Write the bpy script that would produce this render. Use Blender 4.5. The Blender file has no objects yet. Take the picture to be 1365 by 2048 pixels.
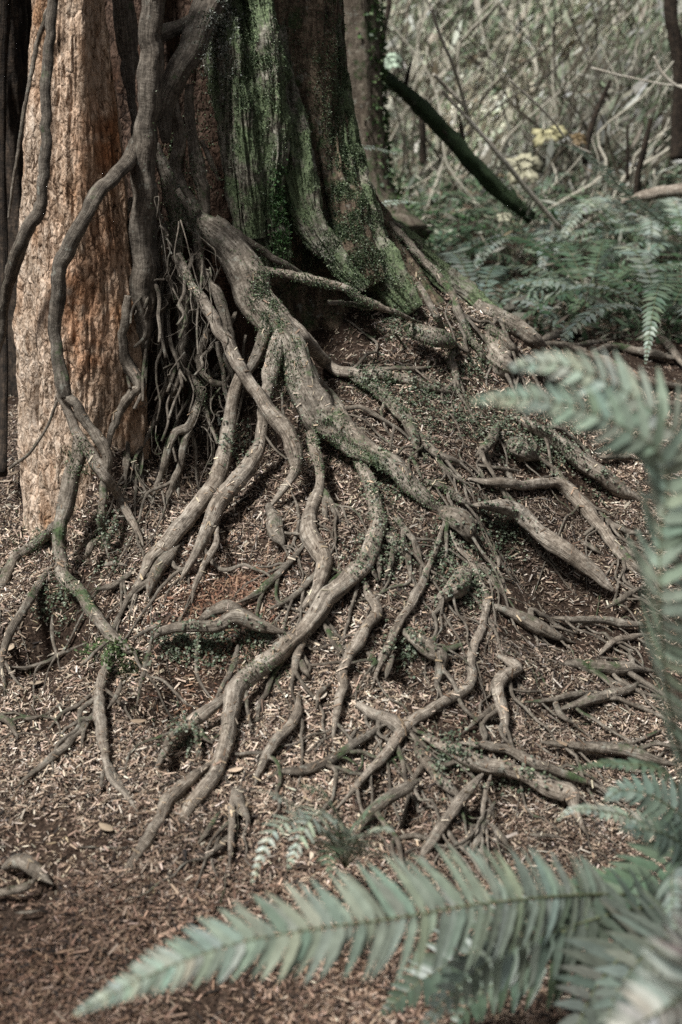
import bpy, math, random
import numpy as np
from mathutils import Vector
from mathutils.bvhtree import BVHTree

SC = bpy.context.scene
COL = SC.collection
rng = np.random.default_rng(11)
random.seed(5)
R = math.radians

# ------------------------------------------------------------------ camera, sky, sun, exposure
CAM_Z, PITCH, FPX, CX, CY = 1.6, R(20.0), 2048 / 36 * 50, 682.5, 1024.0
cam_d = bpy.data.cameras.new('camera')
cam = bpy.data.objects.new('camera', cam_d)
COL.objects.link(cam)
cam.location = (0, 0, CAM_Z)
cam.rotation_euler = (R(90) - PITCH, 0, 0)
cam_d.sensor_fit = 'VERTICAL'
cam_d.sensor_height = 36
cam_d.sensor_width = 24
cam_d.lens = 50
cam_d.clip_start = 0.05
cam_d.clip_end = 500
cam_d.dof.use_dof = True
cam_d.dof.focus_distance = 3.7
cam_d.dof.aperture_fstop = 3.0
SC.camera = cam

SUN_EL, SUN_AZ = R(60), R(227)      # azimuth clockwise from +Y (view direction)
world = bpy.data.worlds.new('World')
SC.world = world
world.use_nodes = True
wn = world.node_tree
bg = wn.nodes['Background']
sky = wn.nodes.new('ShaderNodeTexSky')
sky.sky_type = 'NISHITA'
sky.sun_disc = False
sky.sun_elevation = SUN_EL
sky.sun_rotation = SUN_AZ
sky.air_density = 1.0
sky.dust_density = 4.0
sky.ozone_density = 1.0
hs = wn.nodes.new('ShaderNodeHueSaturation')
hs.inputs['Saturation'].default_value = 0.25     # a thin overcast
wn.links.new(sky.outputs[0], hs.inputs['Color'])
wn.links.new(hs.outputs[0], bg.inputs[0])
bg.inputs[1].default_value = 0.043
sun_d = bpy.data.lights.new('sun', 'SUN')
sun_d.energy = 4.8
sun_d.angle = R(10)
sun_d.color = (1.0, 1.0, 0.975)
sun = bpy.data.objects.new('sun', sun_d)
COL.objects.link(sun)
sdir = Vector((math.sin(SUN_AZ) * math.cos(SUN_EL), math.cos(SUN_AZ) * math.cos(SUN_EL), math.sin(SUN_EL)))
sun.rotation_euler = sdir.to_track_quat('Z', 'Y').to_euler()
sun.location = sdir * 30
SC.view_settings.view_transform = 'Standard'
SC.view_settings.look = 'None'
SC.view_settings.exposure = 0.56
SC.view_settings.gamma = 1
SC.cycles.use_denoising = False
SC.cycles.max_bounces = 6
SC.cycles.diffuse_bounces = 3
SC.cycles.glossy_bounces = 2

# ------------------------------------------------------------------ projection helpers
CP, SP = math.cos(PITCH), math.sin(PITCH)
SZ = 1.95
REG = dict(A=(0, 0), B=(665, 0), C=(0, 560), D=(665, 560), E=(0, 1080), F=(665, 1080), G=(0, 1500), H=(665, 1500), S=(0, 0))


def src(reg, x, y):
    ox, oy = REG[reg]
    s = 1.0 if reg == 'S' else SZ
    return ox + x / s, oy + y / s


def ray(u, v):
    k, h = (CY - v) / FPX, (u - CX) / FPX
    return np.array([h, CP + SP * k, -SP + CP * k])


def atY(u, v, Y):
    r = ray(u, v)
    return np.array([0, 0, CAM_Z]) + r * (Y / r[1])


def depth_of(P):
    return P[1] * CP + (CAM_Z - P[2]) * SP


# ------------------------------------------------------------------ noise
def _h(i, j, k):
    n = (i * 374761393 + j * 668265263 + k * 2147483647 + 1013904223) & 0xFFFFFFFF
    n = ((n ^ (n >> 13)) * 1274126177) & 0xFFFFFFFF
    n = ((n ^ (n >> 16)) * 2246822519) & 0xFFFFFFFF
    return ((n ^ (n >> 15)) & 0xFFFFFF) / float(0xFFFFFF)


def vn(P):
    P = np.asarray(P, float)
    ip = np.floor(P).astype(np.int64)
    f = P - ip
    f = f * f * (3 - 2 * f)
    i, j, k = ip[..., 0], ip[..., 1], ip[..., 2]
    o = 0
    for a in (0, 1):
        wa = f[..., 0] if a else 1 - f[..., 0]
        for b in (0, 1):
            wb = f[..., 1] if b else 1 - f[..., 1]
            for c in (0, 1):
                wc = f[..., 2] if c else 1 - f[..., 2]
                o = o + wa * wb * wc * _h(i + a, j + b, k + c)
    return o * 2 - 1


def fbm(P, octv=4):
    P = np.asarray(P, float)
    o, a = 0, 1.0
    for q in range(octv):
        o = o + a * vn(P + 17.3 * q)
        P = P * 2.03
        a *= 0.5
    return o


# ------------------------------------------------------------------ mesh building
class MB:
    def __init__(s):
        s.v, s.f, s.c, s.uv, s.m, s.n = [], [], [], [], [], 0

    def add(s, v, f, col=None, uv=None, mi=0):
        v = np.asarray(v, float).reshape(-1, 3)
        f = np.asarray(f, np.int64)
        if f.shape[1] == 3:
            f = np.concatenate([f, f[:, 2:3]], 1)
        s.v.append(v)
        s.f.append(f + s.n)
        s.n += len(v)
        s.c.append(np.broadcast_to(np.asarray((1, 1, 1) if col is None else col, float), (len(v), 3)))
        s.uv.append(np.zeros((len(v), 2)) if uv is None else np.asarray(uv, float))
        s.m.append(np.full(len(f), mi, np.int32))

    def cat(s):
        return np.concatenate(s.v), np.concatenate(s.f)

    def build(s, name, mats, parent=None, smooth=True, origin=None):
        v, f = s.cat()
        c, uv, mi = np.concatenate(s.c), np.concatenate(s.uv), np.concatenate(s.m)
        if origin is not None:
            v = v - np.asarray(origin)
        me = bpy.data.meshes.new(name)
        tri = f[:, 2] == f[:, 3]
        cnt = np.where(tri, 3, 4)
        mask = np.ones(f.shape, bool)
        mask[tri, 3] = False
        loops = f[mask]
        me.vertices.add(len(v))
        me.vertices.foreach_set('co', v.astype(np.float32).ravel())
        me.loops.add(len(loops))
        me.loops.foreach_set('vertex_index', loops.astype(np.int32))
        me.polygons.add(len(f))
        me.polygons.foreach_set('loop_start', np.concatenate([[0], np.cumsum(cnt)[:-1]]).astype(np.int32))
        me.polygons.foreach_set('material_index', mi)
        me.polygons.foreach_set('use_smooth', np.full(len(f), smooth))
        at = me.attributes.new('tint', 'FLOAT_COLOR', 'POINT')
        at.data.foreach_set('color', np.concatenate([c, np.ones((len(c), 1))], 1).astype(np.float32).ravel())
        ul = me.uv_layers.new(name='UVMap')
        ul.data.foreach_set('uv', uv[loops].astype(np.float32).ravel())
        me.update(calc_edges=True)
        me.validate()
        for m in (mats if isinstance(mats, (list, tuple)) else [mats]):
            me.materials.append(m)
        o = bpy.data.objects.new(name, me)
        COL.objects.link(o)
        if origin is not None and parent is None:
            o.location = origin
        if parent is not None:
            o.parent = parent
        return o


def empty(name, loc, label, cat, group=None):
    o = bpy.data.objects.new(name, None)
    COL.objects.link(o)
    o.location = loc
    o.empty_display_size = 0.1
    o['label'], o['category'] = label, cat
    if group:
        o['group'] = group
    return o


def tag(o, label, cat, group=None, kind=None):
    o['label'], o['category'] = label, cat
    if group:
        o['group'] = group
    if kind:
        o['kind'] = kind
    return o


def catmull(P, n_per):
    """P (n,k) control points, n_per list of samples per segment -> samples"""
    P = np.asarray(P, float)
    Q = np.vstack([2 * P[0] - P[1], P, 2 * P[-1] - P[-2]])
    out = []
    for i in range(len(P) - 1):
        p0, p1, p2, p3 = Q[i], Q[i + 1], Q[i + 2], Q[i + 3]
        t = np.linspace(0, 1, n_per[i], endpoint=False)[:, None]
        out.append(0.5 * (2 * p1 + (p2 - p0) * t + (2 * p0 - 5 * p1 + 4 * p2 - p3) * t ** 2 + (3 * p1 - p0 - 3 * p2 + p3) * t ** 3))
    out.append(P[-1:])
    return np.concatenate(out)


def frames(path):
    n = len(path)
    T = np.gradient(path, axis=0)
    T /= np.linalg.norm(T, axis=1)[:, None] + 1e-9
    N = np.zeros_like(path)
    a = np.array([0, 0, 1.0]) if abs(T[0, 2]) < 0.9 else np.array([1.0, 0, 0])
    N[0] = a - T[0] * (a @ T[0])
    N[0] /= np.linalg.norm(N[0])
    for i in range(1, n):
        w = N[i - 1] - T[i] * (N[i - 1] @ T[i])
        N[i] = w / (np.linalg.norm(w) + 1e-9)
    return T, N, np.cross(T, N)


def tube(mb, path, rad, seg=12, seed=0.0, rough=0.14, ridge=0.22, col=None, mi=0, furrow=0.0):
    path, rad = np.asarray(path, float), np.asarray(rad, float)
    T, N, B = frames(path)
    n = len(path)
    th = np.linspace(0, 2 * math.pi, seg, endpoint=False)
    L = np.concatenate([[0], np.cumsum(np.linalg.norm(np.diff(path, axis=0), axis=1))])
    ct, st = np.cos(th), np.sin(th)
    rr = rad[:, None] * np.ones(seg)
    if rough > 0:
        q = np.stack(np.broadcast_arrays(ct[None] * 1.3 + seed, st[None] * 1.3, L[:, None] / (np.mean(rad) * 2.6)), -1)
        rr = rr * (1 + rough * fbm(q, 3))
        q2 = np.stack(np.broadcast_arrays(ct[None] * 3.2 + seed + 9, st[None] * 3.2, L[:, None] / (np.mean(rad) * 14)), -1)
        rr = rr * (1 + ridge * fbm(q2, 2))
    if furrow > 0:
        q3 = np.stack(np.broadcast_arrays(ct[None] * 7 + seed, st[None] * 7, L[:, None] * 13), -1)
        q4 = np.stack(np.broadcast_arrays(ct[None] * 15 + seed, st[None] * 15, L[:, None] * 40), -1)
        rr = rr + furrow * (fbm(q3, 3) + 0.5 * fbm(q4, 2))
    V = path[:, None] + rr[..., None] * (N[:, None] * ct[None, :, None] + B[:, None] * st[None, :, None])
    V = V.reshape(-1, 3)
    uv = np.stack(np.broadcast_arrays(th[None] / (2 * math.pi), L[:, None]), -1).reshape(-1, 2)
    i = np.arange(n - 1)[:, None] * seg
    j = np.arange(seg)[None]
    j2 = (j + 1) % seg
    F = np.stack([i + j, i + j2, i + seg + j2, i + seg + j], -1).reshape(-1, 4)
    V = np.concatenate([V, path[:1], path[-1:]])
    uv = np.concatenate([uv, [[0, 0], [0, L[-1]]]])
    a, b = n * seg, n * seg + 1
    jj = np.arange(seg)
    F = np.concatenate([F, np.stack([np.full(seg, a), (jj + 1) % seg, jj, jj], 1),
                        np.stack([np.full(seg, b), (n - 1) * seg + jj, (n - 1) * seg + (jj + 1) % seg, (n - 1) * seg + (jj + 1) % seg], 1)])
    mb.add(V, F, col, uv, mi)


# ------------------------------------------------------------------ materials
def mat(name, rough=0.8, spec=0.3):
    m = bpy.data.materials.new(name)
    m.use_nodes = True
    nt = m.node_tree
    b = nt.nodes['Principled BSDF']
    b.inputs['Roughness'].default_value = rough
    b.inputs['Specular IOR Level'].default_value = spec
    return m, nt, b


def nd(nt, t, **kw):
    n = nt.nodes.new(t)
    for k, v in kw.items():
        setattr(n, k, v)
    return n


def noise(nt, vec, scale, detail=4, rough=0.55, dist=0.0):
    n = nd(nt, 'ShaderNodeTexNoise')
    n.inputs['Scale'].default_value = scale
    n.inputs['Detail'].default_value = detail
    n.inputs['Roughness'].default_value = rough
    n.inputs['Distortion'].default_value = dist
    if vec is not None:
        nt.links.new(vec, n.inputs['Vector'])
    return n.outputs[0]


def ramp(nt, fac, stops):
    r = nd(nt, 'ShaderNodeValToRGB')
    e = r.color_ramp.elements
    while len(e) < len(stops):
        e.new(0.5)
    for q, (p, c) in zip(e, stops):
        q.position = p
        q.color = (*c, 1) if len(c) == 3 else c
    nt.links.new(fac, r.inputs[0])
    return r.outputs[0]


def mix(nt, fac, a, b, mode='MIX'):
    m = nd(nt, 'ShaderNodeMix', data_type='RGBA', blend_type=mode)
    for s, x in ((m.inputs[0], fac), (m.inputs[6], a), (m.inputs[7], b)):
        if isinstance(x, (int, float)):
            s.default_value = x
        elif isinstance(x, tuple):
            s.default_value = (*x, 1)
        else:
            nt.links.new(x, s)
    return m.outputs[2]


def bump(nt, b, h, strength=0.6, dist=0.01):
    n = nd(nt, 'ShaderNodeBump')
    n.inputs['Strength'].default_value = strength
    n.inputs['Distance'].default_value = dist
    nt.links.new(h, n.inputs['Height'])
    nt.links.new(n.outputs[0], b.inputs['Normal'])


def mapping(nt, out, scale):
    m = nd(nt, 'ShaderNodeMapping')
    m.inputs['Scale'].default_value = scale
    nt.links.new(out, m.inputs[0])
    return m.outputs[0]


def madd(nt, a, b, op='ADD'):
    m = nd(nt, 'ShaderNodeMath', operation=op)
    for s, x in ((m.inputs[0], a), (m.inputs[1], b)):
        if isinstance(x, (int, float)):
            s.default_value = x
        else:
            nt.links.new(x, s)
    return m.outputs[0]


def bark_mat(name, dark, mid, pale, moss_amt, streak=(26, 3.0), bump_d=0.008, lichen=True, moss_col=((0.018, 0.03, 0.012), (0.06, 0.1, 0.035))):
    m, nt, b = mat(name, 0.85, 0.25)
    tc = nd(nt, 'ShaderNodeTexCoord')
    geo = nd(nt, 'ShaderNodeNewGeometry')
    P = geo.outputs['Position']
    uvm = mapping(nt, tc.outputs['UV'], (streak[0], streak[1] * 4, 1))
    st = noise(nt, uvm, 1.0, 5, 0.65, 1.2)
    fine = noise(nt, P, 90, 4, 0.65)
    big = noise(nt, P, 7, 3)
    wr = noise(nt, mapping(nt, tc.outputs['UV'], (5, 170, 1)), 1.0, 3, 0.6)
    mid_n = noise(nt, P, 34, 3, 0.6)
    h = madd(nt, madd(nt, madd(nt, st, 0.5, 'MULTIPLY'), madd(nt, fine, 0.3, 'MULTIPLY')), madd(nt, madd(nt, wr, 0.12, 'MULTIPLY'), madd(nt, mid_n, 0.32, 'MULTIPLY')))
    base = ramp(nt, h, [(0.47, dark), (0.61, mid), (0.74, pale)])
    base = mix(nt, ramp(nt, big, [(0.35, (0, 0, 0)), (0.65, (0.55, 0.55, 0.55))]), base, mix(nt, 1.0, base, (0.62, 0.56, 0.5), 'MULTIPLY'))
    if lichen:
        lc = noise(nt, P, 38, 3, 0.7)
        lf = ramp(nt, lc, [(0.6, (0, 0, 0)), (0.7, (0.6, 0.6, 0.6))])
        base = mix(nt, lf, base, (0.26, 0.26, 0.22))
    if moss_amt > 0:
        mn = noise(nt, P, 11, 5, 0.7)
        sep = nd(nt, 'ShaderNodeSeparateXYZ')
        nt.links.new(geo.outputs['Normal'], sep.inputs[0])
        mm = madd(nt, mn, madd(nt, sep.outputs[2], 0.06, 'MULTIPLY'))
        mf = ramp(nt, mm, [(0.64 - moss_amt, (0, 0, 0)), (0.74 - moss_amt, (0.9, 0.9, 0.9))])
        mc = ramp(nt, noise(nt, P, 160, 3), [(0.35, moss_col[0]), (0.7, moss_col[1])])
        base = mix(nt, mf, base, mc)
    nt.links.new(base, b.inputs['Base Color'])
    bump(nt, b, h, 0.9, bump_d)
    return m


M_ROOT = bark_mat('root_bark', (0.032, 0.026, 0.02), (0.14, 0.118, 0.094), (0.34, 0.3, 0.25), 0.05)
M_ROOTL = bark_mat('root_bark_worn', (0.05, 0.04, 0.032), (0.2, 0.168, 0.135), (0.43, 0.38, 0.32), 0.0)
M_ROOTD = bark_mat('root_bark_smooth', (0.022, 0.018, 0.014), (0.095, 0.08, 0.064), (0.23, 0.2, 0.165), 0.02)
M_TRUNK = bark_mat('trunk_bark', (0.016, 0.013, 0.009), (0.14, 0.128, 0.1), (0.38, 0.36, 0.3), 0.2, streak=(14, 2.0), bump_d=0.015, moss_col=((0.04, 0.058, 0.028), (0.17, 0.22, 0.11)))
M_TRUNKR = bark_mat('trunk_bark_red', (0.014, 0.01, 0.007), (0.1, 0.073, 0.05), (0.27, 0.21, 0.15), 0.1, streak=(16, 2.0), bump_d=0.015)
M_DARK = bark_mat('dark_shade_bark', (0.006, 0.005, 0.004), (0.025, 0.018, 0.013), (0.07, 0.05, 0.035), 0.0, lichen=False, bump_d=0.012)  # dark wood of sticks and saplings; on the left-edge tree it paints in shade
M_BGBARK = bark_mat('mossy_far_bark', (0.03, 0.022, 0.015), (0.1, 0.08, 0.06), (0.2, 0.17, 0.13), 0.12, bump_d=0.012)
M_PALE = bark_mat('pale_dead_wood', (0.28, 0.26, 0.21), (0.52, 0.48, 0.41), (0.68, 0.64, 0.56), 0.0, lichen=False)


def wood_mat():
    m, nt, b = mat('weathered_wood', 0.85, 0.2)
    geo = nd(nt, 'ShaderNodeNewGeometry')
    P = geo.outputs['Position']
    st = noise(nt, mapping(nt, P, (48, 48, 20)), 1.0, 6, 0.72, 1.2)
    pit = noise(nt, mapping(nt, P, (75, 75, 38)), 1.0, 4, 0.6, 1.0)
    wob = nd(nt, 'ShaderNodeVectorMath', operation='ADD')
    wn_ = nd(nt, 'ShaderNodeTexNoise')
    wn_.inputs['Scale'].default_value = 30
    nt.links.new(P, wn_.inputs['Vector'])
    sc2 = nd(nt, 'ShaderNodeVectorMath', operation='SCALE')
    sc2.inputs['Scale'].default_value = 0.035
    nt.links.new(wn_.outputs['Color'], sc2.inputs[0])
    nt.links.new(P, wob.inputs[0])
    nt.links.new(sc2.outputs[0], wob.inputs[1])
    vor = nd(nt, 'ShaderNodeTexVoronoi', feature='DISTANCE_TO_EDGE')
    vor.inputs['Scale'].default_value = 1.0
    nt.links.new(mapping(nt, wob.outputs[0], (46, 46, 17)), vor.inputs['Vector'])
    vc = nd(nt, 'ShaderNodeTexVoronoi', feature='F1')
    vc.inputs['Scale'].default_value = 1.0
    nt.links.new(mapping(nt, wob.outputs[0], (46, 46, 17)), vc.inputs['Vector'])
    big = noise(nt, mapping(nt, P, (8, 8, 4)), 1.0, 3, 0.6)
    h = madd(nt, madd(nt, st, 0.55, 'MULTIPLY'), madd(nt, pit, 0.5, 'MULTIPLY'))
    base = ramp(nt, h, [(0.37, (0.035, 0.024, 0.015)), (0.44, (0.24, 0.168, 0.115)), (0.52, (0.47, 0.36, 0.272)), (0.66, (0.6, 0.5, 0.405))])
    red = ramp(nt, h, [(0.36, (0.03, 0.014, 0.008)), (0.5, (0.27, 0.145, 0.075)), (0.7, (0.46, 0.29, 0.17))])
    base = mix(nt, ramp(nt, big, [(0.5, (0, 0, 0)), (0.68, (0.9, 0.9, 0.9))]), base, red)
    cell = ramp(nt, vc.outputs['Color'], [(0.1, (0.6, 0.58, 0.55)), (0.9, (1.15, 1.12, 1.1))])
    base = mix(nt, 0.8, base, cell, 'MULTIPLY')
    ck = ramp(nt, vor.outputs['Distance'], [(0.01, (0.22, 0.18, 0.15)), (0.09, (1, 1, 1))])
    ckm = ramp(nt, noise(nt, P, 9, 3), [(0.38, (0.0, 0.0, 0.0)), (0.62, (0.9, 0.9, 0.9))])
    base = mix(nt, ckm, base, mix(nt, 1.0, base, ck, 'MULTIPLY'))
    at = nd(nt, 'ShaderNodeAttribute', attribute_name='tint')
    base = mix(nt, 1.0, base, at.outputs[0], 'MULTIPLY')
    nt.links.new(base, b.inputs['Base Color'])
    hh = madd(nt, h, madd(nt, madd(nt, vor.outputs['Distance'], 0.25, 'MINIMUM'), 1.2, 'MULTIPLY'))
    bump(nt, b, hh, 0.9, 0.014)
    return m


M_WOOD = wood_mat()


def ground_mat():
    m, nt, b = mat('soil_litter', 0.95, 0.1)
    geo = nd(nt, 'ShaderNodeNewGeometry')
    P = geo.outputs['Position']
    fine = noise(nt, P, 120, 5, 0.7)
    mid = noise(nt, P, 14, 4, 0.6)
    base = ramp(nt, fine, [(0.35, (0.012, 0.008, 0.006)), (0.55, (0.05, 0.034, 0.025)), (0.72, (0.13, 0.092, 0.068))])
    base = mix(nt, ramp(nt, mid, [(0.4, (0, 0, 0)), (0.7, (0.8, 0.8, 0.8))]), base, mix(nt, 1.0, base, (0.5, 0.42, 0.38), 'MULTIPLY'))
    nt.links.new(base, b.inputs['Base Color'])
    bump(nt, b, fine, 0.8, 0.01)
    return m


M_GROUND = ground_mat()


def tint_mat(name, rough=0.7, spec=0.3, trans=0.0):
    m, nt, b = mat(name, rough, spec)
    at = nd(nt, 'ShaderNodeAttribute', attribute_name='tint')
    geo = nd(nt, 'ShaderNodeNewGeometry')
    nz = ramp(nt, noise(nt, geo.outputs['Position'], 60, 3), [(0.3, (0.75, 0.75, 0.75)), (0.7, (1.15, 1.15, 1.15))])
    c = mix(nt, 1.0, at.outputs[0], nz, 'MULTIPLY')
    nt.links.new(c, b.inputs['Base Color'])
    if trans > 0:
        tr = nd(nt, 'ShaderNodeBsdfTranslucent')
        nt.links.new(c, tr.inputs[0])
        ms = nd(nt, 'ShaderNodeMixShader')
        ms.inputs[0].default_value = trans
        nt.links.new(b.outputs[0], ms.inputs[1])
        nt.links.new(tr.outputs[0], ms.inputs[2])
        nt.links.new(ms.outputs[0], nt.nodes['Material Output'].inputs[0])
    return m


M_LITTER = tint_mat('dry_litter', 0.75, 0.25)
M_LEAF = tint_mat('small_leaf', 0.55, 0.4, 0.25)
M_FERN = tint_mat('fern_leaf', 0.42, 0.5, 0.25)
M_THICK = tint_mat('thicket_leaf', 0.6, 0.3, 0.3)

# ------------------------------------------------------------------ terrain
CPX = [  # (u, v, world Y): points of the ground seen in the photograph
    (-100, 2048, 1.93), (100, 2048, 1.93), (400, 2048, 1.93), (682, 2048, 1.93), (1000, 2048, 1.93), (1400, 2048, 1.95),
    (-80, 1700, 2.40), (100, 1700, 2.39), (350, 1700, 2.38), (682, 1700, 2.36), (1000, 1700, 2.38), (1400, 1700, 2.45),
    (-50, 1400, 2.95), (100, 1400, 2.92), (350, 1400, 2.80), (600, 1400, 2.76), (850, 1400, 2.78), (1100, 1400, 2.88), (1380, 1400, 2.98),
    (0, 1220, 3.25), (150, 1200, 3.22), (350, 1200, 3.12), (600, 1200, 3.02), (850, 1200, 3.06), (1100, 1200, 3.26), (1380, 1200, 3.40),
    (300, 1070, 3.36), (480, 1060, 3.30), (680, 1050, 3.22), (880, 1050, 3.30), (1120, 1050, 3.60), (1400, 1040, 3.85),
    (360, 940, 3.62), (560, 900, 3.62), (760, 900, 3.52), (960, 900, 3.66), (1180, 900, 4.02), (1400, 900, 4.4),
    (340, 830, 3.86), (650, 760, 3.90), (820, 740, 3.90), (980, 760, 4.02), (1120, 790, 4.35), (1380, 800, 4.8),
    (720, 650, 4.08), (880, 640, 4.12), (1000, 660, 4.25), (1080, 700, 4.55), (1250, 720, 5.0), (1400, 700, 5.3),
    (880, 590, 4.4), (800, 520, 4.5),
    (15, 1095, 3.68), (60, 1095, 3.62), (165, 1000, 3.555), (215, 880, 3.60), (300, 870, 3.70), (290, 955, 3.54), (105, 1095, 3.565)]
ctrl = [atY(*c) for c in CPX]
ctrl += [np.array(c) for c in [(-1.3, 4.0, 0.26), (-1.3, 5.2, 0.3), (-0.7, 4.6, 0.5), (-0.2, 5.0, 0.72), (0.3, 5.1, 0.6), (0.6, 5.3, 0.4), (0.0, 5.8, 0.4),
                               (-0.8, 6.2, 0.32), (0.5, 6.2, 0.3), (1.2, 6.0, 0.3), (2.0, 6.0, 0.32), (2.2, 4.5, 0.25), (2.2, 3, 0.1), (2.2, 1.5, 0.0), (-1.9, 3, 0.08), (-1.9, 1.5, 0),
                               (0, 0.8, 0), (1.2, 0.8, 0), (-1.2, 0.8, 0), (-2.2, 5, 0.25), (-2.2, 7, 0.3), (0, 7.4, 0.3), (1.2, 7.4, 0.3), (2.4, 7.4, 0.32), (-1, 7.4, 0.3)]]
ctrl = np.array(ctrl)


def _tps(r2):
    return 0.5 * r2 * np.log(r2 + 1e-9)


def _fit(C):
    n = len(C)
    d2 = ((C[:, None, :2] - C[None, :, :2]) ** 2).sum(-1)
    A = np.zeros((n + 3, n + 3))
    A[:n, :n] = _tps(d2) + np.eye(n) * 0.0008
    A[:n, n] = A[n, :n] = 1
    A[:n, n + 1:] = C[:, :2]
    A[n + 1:, :n] = C[:, :2].T
    return np.linalg.solve(A, np.concatenate([C[:, 2], [0, 0, 0]]))


W_TPS = _fit(ctrl)


def sstep(a, b, x):
    t = np.clip((x - a) / (b - a), 0, 1)
    return t * t * (3 - 2 * t)


def ground_smooth(x, y):
    x, y = np.asarray(x, float), np.asarray(y, float)
    sh = x.shape
    X, Y = x.ravel(), y.ravel()
    out = np.empty(len(X))
    xc, yc = np.clip(X, -2.2, 2.4), np.clip(Y, 0.8, 7.4)
    for a in range(0, len(X), 40000):
        b = a + 40000
        d2 = (xc[a:b, None] - ctrl[None, :, 0]) ** 2 + (yc[a:b, None] - ctrl[None, :, 1]) ** 2
        out[a:b] = _tps(d2) @ W_TPS[:len(ctrl)] + W_TPS[-3] + W_TPS[-2] * xc[a:b] + W_TPS[-1] * yc[a:b]
    w = sstep(6.2, 8.0, Y)
    far = 0.3 + 0.34 * np.clip(Y - 8.6, 0, 14) * sstep(8.2, 10.5, Y)
    out = out * (1 - w) + far * w
    return out.reshape(sh)


ERO, ER = None, None
DENTS = []   # filled from pixels once the smooth ground can be hit
def ground_z(x, y):
    z = ground_smooth(x, y)
    x, y = np.asarray(x, float), np.asarray(y, float)
    for (dx, dy, dep, r) in DENTS:
        z = z - dep * np.exp(-((x - dx) ** 2 + (y - dy) ** 2) / (2 * r * r))
    if ERO is not None:
        fx = np.clip((x - ER['x0']) / ER['d'], 0, ER['nx'] - 1.001)
        fy = np.clip((y - ER['y0']) / ER['d'], 0, ER['ny'] - 1.001)
        ix, iy = fx.astype(int), fy.astype(int)
        ax, ay = fx - ix, fy - iy
        z = z - ((ERO[iy, ix] * (1 - ax) + ERO[iy, ix + 1] * ax) * (1 - ay) + (ERO[iy + 1, ix] * (1 - ax) + ERO[iy + 1, ix + 1] * ax) * ay)
    P = np.stack([x * 5, y * 5, np.zeros_like(x)], -1)
    near = np.clip(1.3 - y / 12, 0.3, 1)
    z = z - 0.012 + 0.016 * fbm(P, 3) + 0.006 * near * fbm(P * 6, 3)
    z = z + 0.05 * sstep(6, 12, y) * fbm(P * 0.3, 3)
    return z


def grid_axis(lo, hi, step, far, grow=1.25):
    a = list(np.arange(lo, hi + 1e-6, step))
    s = step
    while a[-1] < far[1]:
        s = min(s * grow, 12)
        a.append(a[-1] + s)
    s = step
    b = []
    p = lo
    while p > far[0]:
        s = min(s * grow, 12)
        p -= s
        b.append(p)
    return np.array(b[::-1] + a)


def ground_grid(step):
    gx = grid_axis(-1.25, 1.7, step, (-60, 60))
    gy = grid_axis(1.6, 5.4, step, (-6, 90))
    return gx, gy


def ground_mesh(gx, gy, fn):
    X, Y = np.meshgrid(gx, gy)
    V = np.stack([X, Y, fn(X, Y)], -1).reshape(-1, 3)
    nx, ny = len(gx), len(gy)
    i = np.arange(ny - 1)[:, None] * nx + np.arange(nx - 1)[None]
    F = np.stack([i, i + 1, i + nx + 1, i + nx], -1).reshape(-1, 4)
    return V, F


def bvh_of(parts):
    vs, fs, n = [], [], 0
    for v, f in parts:
        vs.append(v)
        fs.append(f + n)
        n += len(v)
    v, f = np.concatenate(vs), np.concatenate(fs)
    return BVHTree.FromPolygons(v.tolist(), [tuple(q[:3]) if q[2] == q[3] else tuple(q) for q in f.tolist()])


# ------------------------------------------------------------------ columns: stump, heartwood, trunk core
def column(cx, cy, zs, rs, seg=160, amp=0.03, flutes=(5, 0.08), seed=0.0, lean=(0, 0), fine=0.006, step=0.012, zf=5):
    zz = np.arange(zs[0], zs[-1], step)
    r = np.interp(zz, zs, rs)
    th = np.linspace(0, 2 * math.pi, seg, endpoint=False)
    TH, ZZ = np.meshgrid(th, zz)
    rr = r[:, None] * (1 + flutes[1] * np.sin(flutes[0] * TH + seed + 0.6 * np.sin(ZZ * 2 + seed)))
    c, s = np.cos(TH), np.sin(TH)
    rr = rr + amp * fbm(np.stack([c * 2 + seed, s * 2, ZZ * 1.4], -1), 4)
    rr = rr + fine * fbm(np.stack([c * 9 + seed, s * 9, ZZ * zf], -1), 3) + fine * 0.6 * fbm(np.stack([c * 22, s * 22 + seed, ZZ * zf * 3.3], -1), 2)
    V = np.stack([cx + lean[0] * (ZZ - zs[0]) + rr * c, cy + lean[1] * (ZZ - zs[0]) + rr * s, ZZ], -1).reshape(-1, 3)
    n = len(zz)
    i = np.arange(n - 1)[:, None] * seg
    j = np.arange(seg)[None]
    F = np.stack([i + j, i + (j + 1) % seg, i + seg + (j + 1) % seg, i + seg + j], -1).reshape(-1, 4)
    top = len(V)
    V = np.concatenate([V, [[V[-seg:, 0].mean(), V[-seg:, 1].mean(), zz[-1] - 0.1]]])
    jj = np.arange(seg)
    F = np.concatenate([F, np.stack([(n - 1) * seg + jj, (n - 1) * seg + (jj + 1) % seg, np.full(seg, top), np.full(seg, top)], 1)])
    uv = np.concatenate([np.stack([TH / (2 * math.pi) * 4, ZZ], -1).reshape(-1, 2), [[0, 0]]])
    return V, F, uv


def colx(u, v, Y):
    return atY(u, v, Y)[0]


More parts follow.
